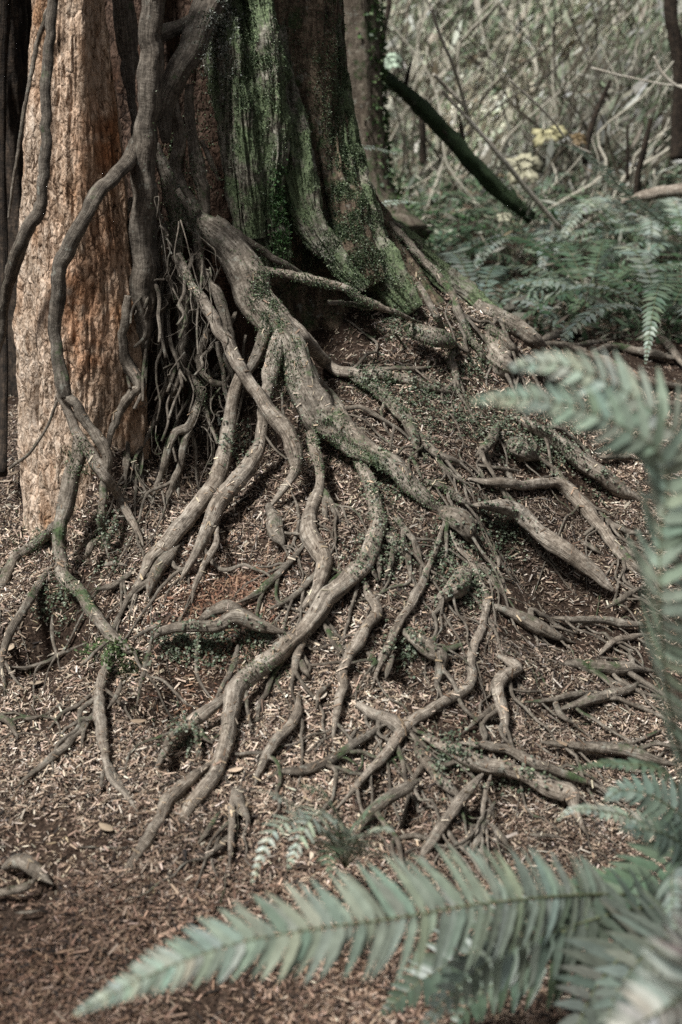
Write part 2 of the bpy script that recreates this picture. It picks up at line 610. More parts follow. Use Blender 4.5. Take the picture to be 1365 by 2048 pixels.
STX = colx(163, 700, 3.72)
stump = column(STX, 3.72, [0.0, 0.25, 0.42, 0.77, 1.1, 1.35, 1.57, 2.1], [0.18, 0.165, 0.165, 0.16, 0.125, 0.098, 0.08, 0.07],
               seg=300, amp=0.024, flutes=(4, 0.05), seed=2.1, lean=(0.025, 0.0), zf=9, fine=0.0065, step=0.008)
heart = column(colx(350, 500, 4.28), 4.28, [0.1, 0.6, 1.2, 2.0], [0.36, 0.3, 0.24, 0.2], seg=150, amp=0.06, flutes=(6, 0.1), seed=5.0, fine=0.012)
core = column(colx(556, 200, 4.35), 4.35, [0.2, 0.6, 0.9, 1.3, 2.0, 6.5], [0.42, 0.3, 0.24, 0.2, 0.185, 0.15], seg=150, amp=0.03, flutes=(7, 0.07), seed=1.2, fine=0.01, step=0.02)

gx0, gy0 = ground_grid(0.03)
base_bvh = bvh_of([ground_mesh(gx0, gy0, ground_smooth), (stump[0], stump[1]), (heart[0], heart[1]), (core[0], core[1])])
gonly = bvh_of([ground_mesh(gx0, gy0, ground_smooth)])


def cast(u, v, bv=None):
    d = ray(u, v)
    dn = d / np.linalg.norm(d)
    h, n, _, _ = (bv or base_bvh).ray_cast(Vector((0, 0, CAM_Z)), Vector(dn))
    if h is None:
        return None, None, dn
    n = np.array(n)
    if n @ dn > 0:
        n = -n
    return np.array(h), n, dn


for (reg, x, y, dep, rp) in [('C', 930, 1000, 0.10, 70), ('E', 700, 440, 0.13, 80), ('E', 860, 440, 0.11, 80), ('F', 300, 460, 0.08, 45), ('D', 850, 1110, 0.10, 75), ('D', 960, 1190, 0.07, 60),
                             ('E', 720, 830, 0.07, 34), ('F', 250, 985, 0.06, 50), ('F', 650, 1000, 0.05, 60), ('D', 700, 990, 0.05, 50), ('E', 130, 330, 0.12, 70), ('E', 220, 300, 0.12, 70),
                             ('D', 1000, 800, 0.06, 60), ('C', 800, 700, 0.08, 90), ('C', 620, 760, 0.03, 60), ('D', 20, 760, 0.08, 60), ('F', 560, 1010, 0.04, 40), ('E', 620, 560, 0.05, 50), ('E', 350, 900, 0.03, 40),
                             ('C', 410, 1010, 0.06, 60), ('D', 250, 570, 0.05, 50), ('C', 1150, 560, 0.06, 60), ('H', 250, 180, 0.05, 40), ('D', 1180, 960, 0.06, 40)]:
    u, v = src(reg, x, y)
    h, n, d = cast(u, v, gonly)
    DENTS.append((h[0], h[1], dep, rp / SZ / FPX * depth_of(h) * 1.6))

# ------------------------------------------------------------------ things: stump and tree
STUMP = empty('rotten_stump', (STX, 3.72, 0.25), 'tall rotten tan and orange stump wrapped by climbing roots at the left', 'stump')
TREE = empty('hemlock_tree', (-0.18, 4.35, 0.6), 'large mossy tree standing over the rotten stump with roots spilling down the slope', 'tree')


def child(mb, name, m, parent):
    return mb.build(name, m, parent, origin=tuple(parent.location))


sm = MB()
lf = sstep(-0.9, 0.7, (stump[0][:, 0] - STX) / 0.13 - 0.25 * fbm(stump[0] * np.array([14, 14, 5]), 3))[:, None]
stint = np.array([1.08, 1.1, 1.12]) * (1 - lf) + np.array([1.02, 0.97, 0.93]) * lf
for (u_, v_, s_) in [(205, 285, 0.05), (150, 590, 0.055), (175, 700, 0.04), (215, 470, 0.035)]:      # crumbling red rot
    h_, _, _ = cast(u_, v_)
    g_ = np.exp(-(((stump[0] - h_) * np.array([1, 1, 0.7])) ** 2).sum(1) / (2 * s_ ** 2)) * np.clip(0.9 + 0.9 * fbm(stump[0] * 38, 3), 0, 1)
    stint = stint * (1 - g_[:, None]) + np.array([0.88, 0.6, 0.43]) * g_[:, None]
sm.add(stump[0], stump[1], stint, stump[2])
child(sm, 'outer_wood', M_WOOD, STUMP)
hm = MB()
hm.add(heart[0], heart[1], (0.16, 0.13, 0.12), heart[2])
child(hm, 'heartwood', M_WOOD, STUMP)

TRACES = []


def T(reg, pts, m=None, **kw):
    TRACES.append((reg, pts, m, kw))


# ---- buttresses of the trunk (explicit world Y): joined with the core into the trunk
BUT = [
    ('A', [(850, -90, 95, 4.15), (870, 0, 100, 4.13), (915, 150, 112, 4.11), (955, 300, 122, 4.09), (980, 450, 122, 4.07), (990, 600, 112, 4.05), (1000, 750, 96, 4.03), (1020, 880, 84, 4.0), (1060, 990, 62, 3.98), (1090, 1060, 40, 3.98)], 0),
    ('A', [(815, -90, 40, 4.08), (860, 40, 46, 4.05), (900, 180, 48, 4.02), (908, 330, 42, 4.01), (900, 500, 36, 4.0), (915, 680, 30, 3.99), (935, 860, 26, 3.96), (950, 980, 18, 3.94)], 0),
    ('A', [(985, -90, 46, 4.09), (1030, 100, 48, 4.06), (1058, 280, 46, 4.03), (1072, 450, 42, 4.02), (1078, 600, 38, 4.01), (1062, 760, 34, 3.98), (1080, 900, 36, 3.96), (1115, 1010, 24, 3.95)], 0),
    ('A', [(930, 300, 20, 4.0), (945, 480, 34, 3.97), (965, 650, 38, 3.95), (985, 800, 34, 3.95), (1000, 930, 26, 3.94)], 0),
    ('A', [(1000, -90, 60, 4.2), (1020, 60, 62, 4.17), (1080, 300, 70, 4.13), (1125, 500, 72, 4.1), (1160, 650, 66, 4.08), (1190, 800, 62, 4.05), (1235, 900, 48, 4.02), (1290, 980, 36, 3.99), (1350, 1060, 32, 3.97), (1420, 1130, 26, 3.96)], 0),
    ('A', [(1215, -90, 84, 4.36), (1220, 100, 84, 4.34), (1232, 300, 84, 4.32), (1262, 500, 88, 4.27), (1290, 700, 92, 4.21), (1330, 880, 90, 4.14), (1380, 1010, 80, 4.1), (1440, 1120, 60, 4.08)], 1),
    ('A', [(1265, -90, 55, 4.36), (1285, 200, 60, 4.33), (1305, 400, 66, 4.3), (1340, 600, 74, 4.26), (1390, 800, 84, 4.22), (1440, 950, 84, 4.18), (1500, 1060, 78, 4.15), (1560, 1150, 64, 4.12), (1610, 1220, 44, 4.1)], 0),
    ('B', [(110, 780, 60, 4.42), (190, 900, 56, 4.4), (250, 1000, 54, 4.38), (310, 1090, 52, 4.34), (370, 1180, 46, 4.3), (430, 1260, 34, 4.26)], 1),
    ('B', [(170, 850, 24, 4.5), (260, 910, 30, 4.5), (350, 1000, 36, 4.5), (430, 1070, 38, 4.48), (510, 1140, 40, 4.45), (580, 1200, 34, 4.42), (660, 1260, 30, 4.4)], 0),
]
# ---- climbing and hanging roots on the stump
T('A', [(606, -90, 45, 3.66), (600, 0, 43, 3.66), (590, 150, 43, 3.66), (583, 300, 44, 3.66), (575, 500, 43, 3.66), (565, 700, 43, 3.66), (562, 900, 43, 3.66), (562, 1060, 45, 3.66), (560, 1200, 47, 3.66), (545, 1322, 39, 3.66), (530, 1422, 28, 3.67), (518, 1512, 22, 3.67), (508, 1612, 18, 3.66), (500, 1742, 16), (495, 1860, 12)], 'D')
T('A', [(214, -90, 21, 3.56), (208, 0, 21, 3.56), (200, 100, 21, 3.55), (185, 250, 22, 3.54), (180, 400, 21, 3.52), (178, 550, 22, 3.51), (170, 700, 22, 3.5), (160, 820, 25, 3.5), (110, 900, 28, 3.5), (70, 980, 28, 3.52), (40, 1080, 25, 3.55), (18, 1180, 21, 3.58), (0, 1300, 19, 3.6), (-30, 1420, 16, 3.6)], 'D')
T('A', [(540, 500, 16, 3.72), (520, 570, 24, 3.68), (495, 630, 29, 3.62), (450, 690, 30, 3.56), (390, 750, 29, 3.51), (340, 830, 29, 3.49), (290, 920, 28, 3.48), (250, 1000, 27, 3.48), (230, 1080, 26, 3.48), (222, 1200, 25, 3.48), (215, 1292, 24, 3.48), (222, 1392, 26, 3.47), (240, 1492, 28, 3.45), (258, 1550, 22, 3.44)], 'D')
T('C', [(246, 420, 22, 3.45), (262, 450, 22, 3.44), (300, 492, 19, 3.44), (340, 560, 20, 3.44), (395, 630, 22, 3.43), (418, 700, 20, 3.42), (410, 780, 16, 3.42), (400, 860, 15, 3.4), (395, 930, 15, 3.38), (405, 1000, 11), (425, 1090, 6)])
T('C', [(244, 440, 22, 3.46), (275, 540, 18, 3.45), (305, 600, 20, 3.44), (340, 660, 23, 3.43), (375, 720, 24, 3.42), (420, 780, 21, 3.41), (470, 850, 22), (510, 930, 20), (545, 1000, 16), (560, 1040, 9)], 'W')
T('C', [(315, 620, 18, 3.45), (300, 690, 28, 3.44), (275, 780, 34, 3.43), (255, 880, 32, 3.41), (240, 950, 27, 3.38), (232, 1030, 23, 3.36), (236, 1100, 22, 3.33), (255, 1164, 25, 3.29), (310, 1214, 27, 3.25), (350, 1274, 33), (390, 1334, 37), (430, 1384, 48), (480, 1430, 52), (540, 1450, 34)])
T('C', [(215, 960, 18, 3.42), (180, 1000, 22), (130, 1035, 22), (70, 1074, 22), (30, 1124, 21), (8, 1200, 18), (-14, 1300, 14)])
T('E', [(210, 90, 12), (160, 160, 15), (120, 230, 18), (80, 300, 19), (40, 360, 20), (15, 430, 16), (5, 490, 11), (18, 560, 8), (20, 640, 5)])
T('E', [(20, 470, 7), (50, 530, 6), (100, 590, 4)])
T('E', [(203, 300, 8), (205, 380, 8), (225, 460, 6), (235, 515, 4)])
T('E', [(340, 400, 5), (250, 440, 8), (180, 475, 9), (110, 497, 8), (45, 495, 6)])
T('E', [(425, 430, 16), (410, 490, 19), (395, 560, 23), (388, 640, 25), (398, 720, 25), (403, 790, 22), (412, 850, 15), (430, 920, 16), (470, 970, 14), (505, 1010, 12), (530, 1050, 10), (555, 1090, 8)], 'W')
T('E', [(420, 850, 8), (455, 920, 8), (490, 980, 8), (525, 1040, 6)])
T('E', [(412, 870, 9), (400, 930, 8), (385, 985, 6), (345, 1000, 4)])
T('E', [(372, 670, 10), (310, 740, 16), (260, 800, 18), (200, 850, 16), (140, 900, 13), (90, 940, 10), (55, 980, 6)])
T('E', [(350, 690, 8), (325, 760, 8), (318, 810, 6)])
T('E', [(372, 585, 8), (310, 640, 8), (240, 680, 7), (185, 745, 5)])
T('E', [(475, 550, 8), (455, 610, 10), (420, 660, 7)])
T('E', [(-30, 670, 14), (30, 705, 16), (55, 740, 13), (72, 775, 8)])
T('E', [(585, 400, 16), (610, 372, 22), (645, 350, 24), (700, 337, 23), (780, 335, 24), (860, 332, 26), (915, 298, 34), (960, 302, 38), (1010, 325, 34), (1060, 345, 29), (1115, 362, 14)])
T('E', [(790, 310, 14), (850, 272, 24), (910, 262, 30), (950, 285, 26)])
T('E', [(772, 380, 8), (768, 450, 8), (770, 520, 8), (790, 570, 7), (828, 620, 5)])
T('E', [(592, 390, 9), (570, 480, 10), (550, 560, 8), (533, 650, 5)])
T('E', [(565, 530, 5), (630, 545, 6), (680, 590, 6), (730, 640, 5), (775, 652, 4)], 'W')
# ---- the big diagonal root and what leaves it
T('A', [(690, 700, 26, 3.92), (725, 770, 32, 3.9), (770, 845, 44, 3.88), (830, 900, 55, 3.86), (885, 955, 60, 3.84), (935, 1030, 65, 3.82), (975, 1100, 65, 3.8), (1020, 1190, 62, 3.78), (1090, 1292, 60, 3.74), (1140, 1382, 60, 3.7), (1170, 1472, 62, 3.65), (1205, 1552, 63, 3.6), (1255, 1630, 66, 3.55), (1320, 1665, 62), (1390, 1735, 60), (1467, 1782, 56), (1537, 1832, 54), (1607, 1902, 50), (1667, 1952, 46), (1717, 1992, 38), (1760, 2010, 34)])
T('D', [(430, 905, 26), (470, 925, 40), (505, 945, 47), (530, 985, 36), (548, 1020, 18)])
T('D', [(75, 630, 40), (100, 690, 44), (118, 750, 40), (150, 825, 37), (167, 900, 35), (180, 955, 34), (165, 1010, 33), (140, 1070, 34), (90, 1140, 37), (40, 1190, 37), (-27, 1244, 42), (-82, 1324, 42), (-137, 1384, 40), (-207, 1444, 38), (-287, 1504, 36), (-347, 1559, 35), (-380, 1610, 36), (-394, 1680, 35), (-407, 1760, 37), (-428, 1840, 42), (-450, 1905, 48), (-498, 1975, 56), (-548, 2045, 54), (-578, 2105, 44), (-608, 2170, 26)], 'W')
T('E', [(935, 575, 20), (870, 620, 21), (820, 660, 22), (760, 700, 24), (700, 745, 22), (660, 780, 20), (640, 830, 16), (615, 880, 14), (596, 930, 9)], 'W')
T('E', [(755, 712, 14), (775, 790, 12), (768, 860, 9)])
T('E', [(765, 715, 10), (800, 770, 10), (832, 795, 6)])
T('E', [(958, 550, 7), (965, 650, 7), (982, 750, 4)])
T('E', [(930, 410, 14), (910, 490, 12), (870, 570, 10), (826, 650, 7)])
T('E', [(835, 865, 12), (760, 920, 20), (690, 980, 25), (650, 1030, 27), (620, 1095, 26), (590, 1145, 26), (550, 1205, 25), (520, 1255, 24), (485, 1300, 20), (445, 1345, 11)], 'W')
T('E', [(1168, 590, 12), (1160, 680, 20), (1130, 730, 22), (1080, 780, 22), (1040, 840, 20), (1010, 900, 18), (995, 960, 11)], 'W')
T('E', [(1185, 390, 18), (1155, 470, 18), (1142, 550, 12)], 'W')
T('E', [(1170, 470, 16), (1190, 505, 15), (1212, 540, 9)], 'W')
T('E', [(1262, 320, 12), (1290, 380, 12), (1328, 450, 8)])
T('F', [(112, 140, 12), (130, 180, 17), (152, 235, 21), (172, 290, 25), (132, 340, 25), (100, 400, 26), (62, 460, 24), (42, 510, 20), (38, 580, 20), (22, 650, 20), (8, 720, 18), (2, 800, 10)], 'W')
T('E', [(1236, 660, 8), (1245, 600, 10), (1295, 555, 9)])
T('E', [(1045, 930, 10), (1110, 903, 16), (1180, 900, 20), (1250, 875, 20), (1317, 840, 19), (1377, 800, 18), (1437, 760, 20), (1497, 715, 20), (1517, 685, 14)], 'D')
T('G', [(912, 155, 22), (907, 230, 16), (905, 300, 14), (900, 380, 12), (894, 455, 8)], 'W')
T('G', [(925, 160, 24), (950, 230, 20), (975, 290, 12)])
T('G', [(892, 340, 12), (840, 390, 12), (795, 430, 9)])
T('G', [(-20, 560, 14), (60, 545, 18), (110, 530, 20), (145, 495, 11)])
T('G', [(15, 462, 14), (60, 440, 33), (110, 442, 36), (150, 472, 28), (188, 508, 13), (208, 524, 5)])
# ---- web of hanging roots under the tree
T('A', [(516, 770, 9, 3.7), (480, 880, 14, 3.68), (452, 980, 18, 3.66), (445, 1092, 18, 3.65), (440, 1212, 17, 3.64), (438, 1292, 16, 3.63), (445, 1392, 15, 3.63), (455, 1492, 12, 3.63), (467, 1600, 9, 3.62)])
T('C', [(500, 60, 14, 3.62), (490, 130, 17, 3.61), (480, 230, 19, 3.6), (490, 300, 22, 3.6), (520, 360, 24, 3.59), (546, 415, 22, 3.58), (512, 442, 21, 3.57), (480, 490, 20, 3.57), (450, 550, 18, 3.56), (430, 610, 13, 3.55), (418, 670, 8, 3.54)])
T('A', [(606, 560, 12, 3.74), (640, 650, 26, 3.75), (662, 740, 28, 3.75), (684, 850, 26, 3.75), (684, 930, 23, 3.75), (690, 1010, 24, 3.74), (710, 1080, 24, 3.73), (712, 1160, 24, 3.72), (716, 1242, 20, 3.7), (712, 1332, 16, 3.69), (712, 1402, 14, 3.68), (700, 1472, 12, 3.67), (670, 1542, 12, 3.66), (640, 1612, 12), (622, 1690, 8)])
T('A', [(690, 740, 12, 3.82), (740, 830, 14, 3.8), (762, 910, 15, 3.79), (775, 1000, 18, 3.77), (800, 1080, 20, 3.75), (850, 1160, 22, 3.74), (885, 1242, 20, 3.73), (905, 1332, 18, 3.72), (922, 1400, 13, 3.71)])
T('A', [(690, 990, 20, 3.7), (740, 1110, 23, 3.66), (790, 1172, 24, 3.64), (830, 1242, 24, 3.62), (870, 1312, 26, 3.6), (910, 1382, 28, 3.58), (950, 1452, 28, 3.56), (1000, 1522, 27, 3.54), (1045, 1592, 30, 3.52), (1090, 1652, 34, 3.5), (1125, 1712, 35, 3.48), (1150, 1772, 36, 3.46), (1158, 1832, 28, 3.44), (1120, 1892, 24, 3.42), (1080, 1945, 22, 3.4), (1040, 1990, 13)], 'W')
T('C', [(1050, 880, 14), (1072, 955, 34), (1090, 1010, 27), (1110, 1050, 12)])
T('C', [(705, 320, 12, 3.69), (680, 362, 11, 3.68), (650, 420, 8, 3.67), (620, 490, 8, 3.66), (600, 560, 8, 3.65), (560, 640, 8, 3.63), (525, 700, 7), (508, 790, 4)])
T('C', [(718, 350, 12, 3.68), (765, 400, 18, 3.66), (790, 450, 19, 3.64), (770, 505, 18, 3.62), (740, 572, 20, 3.6), (690, 592, 18, 3.58), (660, 640, 16, 3.56), (640, 720, 14, 3.54), (612, 800, 12), (595, 870, 7)])
T('C', [(742, 575, 14, 3.6), (715, 650, 14, 3.57), (700, 730, 14, 3.55), (670, 800, 14, 3.52), (650, 870, 10), (633, 930, 5)])
T('C', [(692, 750, 10, 3.54), (694, 800, 9), (697, 850, 6)])
T('C', [(815, 190, 12, 3.68), (782, 275, 13, 3.67), (776, 332, 12, 3.66), (800, 370, 12, 3.65), (840, 402, 12, 3.64), (880, 405, 9, 3.64)])
T('C', [(846, 240, 8, 3.64), (868, 340, 9, 3.63), (880, 430, 10, 3.62), (895, 495, 11, 3.6)])
T('C', [(940, 350, 20, 3.58), (918, 440, 24, 3.57), (900, 520, 25, 3.56), (885, 600, 28, 3.54), (870, 690, 30, 3.5), (830, 800, 30, 3.45), (780, 870, 29, 3.4), (730, 930, 31), (690, 980, 33), (640, 1040, 34), (590, 1090, 29), (560, 1150, 21), (530, 1215, 16), (513, 1275, 7)], 'W')
T('C', [(1100, 210, 30, 3.72), (1085, 260, 33, 3.68), (1060, 335, 32, 3.64), (1040, 420, 27, 3.6), (1022, 520, 21, 3.57), (1015, 620, 23, 3.54), (980, 710, 29, 3.49), (920, 790, 34, 3.43), (870, 850, 36, 3.38), (830, 920, 36), (800, 990, 34), (770, 1060, 30), (730, 1130, 26), (700, 1180, 12)], 'W')
T('E', [(700, 20, 22), (640, 90, 25), (600, 150, 22), (572, 240, 11)])
T('E', [(525, 120, 10), (470, 160, 14), (420, 185, 14), (365, 192, 9)])
T('E', [(852, -70, 10), (840, 16, 14), (800, 96, 13), (762, 180, 11), (748, 250, 5)], 'W')
T('C', [(1210, 590, 18, 3.54), (1218, 620, 20, 3.52), (1236, 690, 22, 3.47), (1250, 760, 20), (1245, 830, 23), (1215, 900, 28), (1210, 980, 34), (1240, 1040, 38), (1268, 1100, 36), (1252, 1180, 34), (1212, 1250, 30), (1155, 1296, 18)], 'W')
T('E', [(1250, 110, 12), (1180, 190, 13), (1130, 230, 12), (1055, 268, 14)])
T('C', [(1254, 800, 14), (1310, 900, 12), (1355, 970, 7)])
T('C', [(1264, 830, 12), (1270, 930, 10), (1264, 990, 5)])
T('E', [(1195, 10, 10), (1130, 90, 12), (1070, 150, 16), (1000, 210, 16), (930, 245, 10)])
T('C', [(1135, 820, 5), (1165, 900, 7), (1155, 1000, 8), (1110, 1090, 5)], 'W')
T('C', [(1045, 160, 30, 3.74), (1022, 250, 25, 3.7), (1000, 310, 22, 3.67), (965, 360, 14, 3.64)])
T('A', [(840, 850, 16, 3.86), (920, 910, 18, 3.86), (1000, 960, 16, 3.88), (1060, 1000, 14, 3.9), (1130, 1040, 12, 3.92), (1215, 1088, 6, 3.95)])
T('A', [(990, 1045, 13, 3.84), (1080, 1060, 14, 3.84), (1160, 1080, 16, 3.84), (1250, 1100, 18, 3.84), (1340, 1118, 16, 3.84), (1387, 1152, 15, 3.84), (1457, 1187, 16, 3.85), (1527, 1212, 14, 3.87), (1597, 1242, 12, 3.9), (1650, 1260, 9)], 'W')
T('D', [(-20, 88, 10, 3.88), (80, 95, 10, 3.87), (165, 115, 8, 3.86)], 'W')
T('C', [(960, -60, 14, 3.85), (1020, 20, 20, 3.8), (1080, 100, 22, 3.77), (1140, 170, 26, 3.75), (1200, 250, 28, 3.74), (1260, 310, 26), (1320, 350, 24), (1400, 366, 22), (1480, 368, 22), (1557, 385, 24), (1647, 410, 24), (1727, 432, 21), (1800, 445, 11)], 'W')
T('D', [(130, 352, 10), (250, 345, 10), (330, 345, 8), (425, 333, 5)], 'W')
T('C', [(1185, 300, 16, 3.74), (1240, 400, 24, 3.68), (1290, 455, 26), (1325, 500, 26), (1357, 555, 22), (1385, 610, 12)])
T('D', [(70, 380, 18), (140, 410, 22), (200, 450, 26), (260, 510, 28), (300, 570, 28), (325, 630, 24), (332, 700, 13)])
T('D', [(330, 590, 14), (380, 650, 18), (430, 690, 16), (500, 715, 12), (525, 728, 7)])
T('D', [(242, 560, 8), (224, 665, 6)])
T('D', [(300, 665, 7), (330, 735, 8), (352, 780, 6)], 'W')
T('D', [(395, 675, 10), (440, 740, 10), (500, 780, 8), (575, 825, 5)])
T('D', [(530, 775, 14), (620, 790, 22), (720, 800, 22), (800, 795, 22), (870, 790, 22), (920, 815, 26), (960, 860, 26), (1000, 910, 26), (1050, 970, 24), (1100, 1040, 22), (1150, 1110, 20), (1205, 1150, 9)], 'W')
T('D', [(915, 815, 18), (885, 765, 16), (868, 725, 8)], 'W')
T('D', [(540, 880, 12), (640, 880, 24), (720, 905, 31), (780, 950, 35), (850, 1010, 40), (920, 1065, 41), (1000, 1130, 42), (1060, 1180, 40), (1100, 1215, 22)], 'W')
T('D', [(360, 780, 14), (400, 795, 15), (450, 820, 16), (500, 860, 14), (570, 892, 10)])
T('D', [(690, 525, 18), (780, 570, 24), (870, 620, 28), (950, 680, 32), (1020, 740, 34), (1090, 790, 34), (1150, 830, 32), (1215, 870, 22)], 'W')
T('D', [(1040, 690, 10), (1130, 690, 12), (1205, 702, 7)])
T('D', [(448, 900, 8), (440, 930, 9), (420, 1000, 10), (395, 1080, 12), (360, 1160, 16), (350, 1184, 17), (310, 1264, 20), (270, 1324, 20), (240, 1384, 20), (210, 1454, 22), (180, 1514, 20), (152, 1594, 9)], 'W')
T('D', [(458, 975, 9), (490, 1040, 13), (542, 1104, 14), (575, 1184, 18), (602, 1254, 17), (590, 1324, 17), (575, 1380, 20), (557, 1424, 18), (540, 1484, 18), (540, 1564, 20), (500, 1609, 22), (420, 1654, 24), (340, 1704, 26), (280, 1754, 26), (220, 1834, 28), (160, 1894, 28), (110, 1954, 26), (60, 2014, 19), (15, 2064, 10)], 'W')
T('F', [(530, 70, 10), (600, 120, 14), (640, 180, 16), (685, 238, 10)])
T('F', [(520, 130, 30), (500, 180, 46), (450, 212, 28), (385, 248, 13)], 'W')
T('F', [(590, 340, 14), (650, 410, 12), (715, 448, 7)])
T('F', [(630, 445, 14), (695, 478, 22), (718, 500, 22), (672, 532, 26), (642, 580, 26), (655, 640, 24), (670, 700, 26), (668, 790, 20)], 'W')
T('F', [(645, 635, 12), (580, 690, 10), (505, 755, 5)])
T('F', [(268, 350, 26), (340, 400, 36), (390, 440, 36), (425, 450, 27), (420, 495, 20), (410, 550, 14), (398, 600, 7)])
T('F', [(400, 440, 14), (470, 420, 14), (530, 398, 7)])
T('F', [(595, 245, 14), (680, 280, 20), (750, 310, 30), (810, 340, 32), (870, 375, 22), (950, 402, 8)])
T('F', [(850, 303, 9), (940, 310, 16), (1040, 310, 18), (1130, 322, 18), (1260, 332, 14)])
T('F', [(1040, 450, 9), (1090, 402, 14), (1150, 380, 14), (1240, 368, 9)], 'W')
T('F', [(870, 478, 12), (980, 490, 24), (1060, 500, 30), (1150, 500, 28), (1260, 512, 14)])
T('F', [(750, 632, 9), (850, 625, 12), (950, 602, 14), (1060, 588, 8)])
T('F', [(880, 664, 12), (980, 635, 20), (1080, 605, 22), (1160, 580, 20), (1210, 542, 11)])
T('F', [(865, 630, 12), (890, 680, 14), (945, 718, 7)])
T('F', [(1070, 265, 13), (1150, 220, 14), (1220, 174, 9)])
T('F', [(1150, 803, 6), (1230, 765, 7), (1310, 730, 6)])
T('F', [(810, 788, 11), (920, 800, 16), (1020, 810, 22), (1120, 815, 28), (1200, 840, 34), (1290, 866, 30), (1350, 880, 16)])
T('F', [(95, 640, 12), (160, 680, 26), (220, 700, 30), (270, 738, 28), (340, 760, 22)], 'W')
T('F', [(335, 755, 22), (380, 775, 31), (440, 810, 34), (520, 850, 38), (600, 880, 36), (700, 900, 34), (800, 940, 34), (870, 970, 40), (925, 992, 38), (942, 1040, 27), (962, 1090, 22), (995, 1150, 10)], 'W')
T('F', [(480, 788, 12), (600, 800, 20), (700, 820, 22), (770, 860, 24), (850, 890, 20), (930, 920, 18), (1010, 950, 16), (1090, 980, 9)])
T('F', [(325, 800, 18), (370, 870, 26), (420, 930, 26), (470, 980, 24), (500, 1010, 12)])
T('F', [(590, 905, 16), (560, 940, 22), (520, 985, 25), (470, 1060, 26), (420, 1130, 26), (380, 1190, 26), (345, 1240, 18), (315, 1280, 9)], 'W')
T('F', [(350, 930, 12), (280, 970, 26), (200, 1020, 28), (130, 1090, 26), (85, 1170, 16)])
T('F', [(628, 890, 8), (600, 980, 10), (590, 1060, 10), (600, 1130, 8), (612, 1225, 5)], 'W')
T('F', [(635, 1020, 11), (590, 1110, 16), (560, 1180, 14), (543, 1240, 7)])
# ---- upper right flank
T('B', [(190, 855, 16, 4.42), (260, 905, 16, 4.38), (330, 985, 14, 4.34), (400, 1062, 16, 4.3), (460, 1135, 16, 4.24), (490, 1210, 17, 4.16), (515, 1270, 18), (545, 1330, 18), (588, 1375, 14), (604, 1430, 8)])
T('D', [(560, 90, 22, 4.4), (620, 128, 32, 4.36), (690, 160, 35, 4.34), (745, 200, 37, 4.33), (795, 250, 43, 4.3), (815, 300, 28)])
T('D', [(600, 230, 44, 4.22), (635, 275, 58, 4.18), (665, 325, 50), (700, 360, 20)], 'W')
T('D', [(550, 160, 14, 4.25), (640, 205, 18, 4.18), (700, 260, 18, 4.12), (745, 318, 11)])
T('D', [(290, 180, 20, 3.96), (350, 205, 38, 3.94), (430, 238, 38, 3.93), (490, 258, 24)])
T('D', [(478, 255, 18), (462, 320, 18), (480, 365, 14), (496, 430, 7)], 'W')
T('D', [(540, 235, 14), (575, 275, 13), (596, 325, 8)])
T('D', [(330, 10, 12, 4.05), (370, 80, 14, 4.0), (410, 150, 14, 3.98), (450, 215, 12)])
T('D', [(240, 205, 5, 3.9), (290, 265, 5), (352, 325, 4)], 'W')
T('D', [(790, 250, 22), (880, 255, 16), (950, 272, 17), (1050, 310, 17), (1130, 352, 22), (1220, 392, 24), (1300, 410, 22), (1400, 412, 16)])
T('D', [(990, 292, 12), (1080, 262, 16), (1170, 270, 18), (1260, 290, 20), (1380, 312, 14)])
T('D', [(1130, 222, 12), (1230, 213, 17), (1300, 240, 18), (1350, 305, 16), (1385, 360, 11)])
T('D', [(1250, 478, 14), (1310, 482, 16), (1400, 492, 13)])
T('D', [(800, 238, 14), (870, 220, 24), (925, 190, 34), (965, 195, 26), (1000, 225, 12)])
T('D', [(820, 240, 9), (930, 255, 12), (1030, 245, 12), (1120, 225, 8)])
T('D', [(1010, 700, 8), (1090, 760, 9), (1170, 830, 6)])
T('D', [(1040, 905, 12), (1090, 950, 14), (1170, 985, 12), (1240, 990, 8)])
T('D', [(970, 1005, 9), (1030, 960, 10), (1060, 990, 14), (1075, 1045, 8)])
T('D', [(1140, 1050, 14), (1190, 1075, 16), (1260, 1090, 10)])
# ---- upper left: arch and crowded roots
T('A', [(470, -90, 34, 3.86), (484, 0, 36, 3.86), (490, 100, 38, 3.86), (495, 200, 35, 3.86), (506, 300, 27, 3.84), (514, 390, 18, 3.82), (522, 470, 12, 3.8), (524, 560, 10, 3.78)], 'D')
T('A', [(860, -80, 62, 4.05), (820, 10, 62, 4.0), (775, 120, 60, 3.95), (742, 210, 56, 3.92), (700, 275, 52, 3.9), (662, 335, 50, 3.88), (645, 400, 44, 3.87), (640, 480, 30, 3.86), (648, 560, 18, 3.85)], 'D')
T('A', [(600, 150, 26, 3.95), (650, 130, 28, 3.95), (710, 100, 24, 3.98), (775, 70, 20, 4.0)], 'D')
T('A', [(670, 340, 16, 3.9), (688, 460, 22, 3.9), (700, 540, 25, 3.9), (690, 620, 25, 3.9), (700, 700, 27, 3.9), (728, 775, 30, 3.88), (762, 842, 32, 3.86)])
T('A', [(735, 330, 16, 3.95), (742, 420, 20, 3.95), (746, 500, 22, 3.94), (757, 600, 27, 3.93), (780, 700, 29, 3.92), (800, 800, 22, 3.9), (808, 860, 12, 3.88)])
T('A', [(785, 550, 10, 3.95), (820, 625, 10, 3.94), (858, 705, 6, 3.94)], 'W')
T('A', [(195, 30, 9, 3.6), (150, 150, 10, 3.62), (130, 250, 9, 3.6), (110, 350, 8, 3.58), (90, 470, 7, 3.57), (70, 600, 6, 3.57), (50, 730, 6, 3.57), (35, 850, 5, 3.57)])
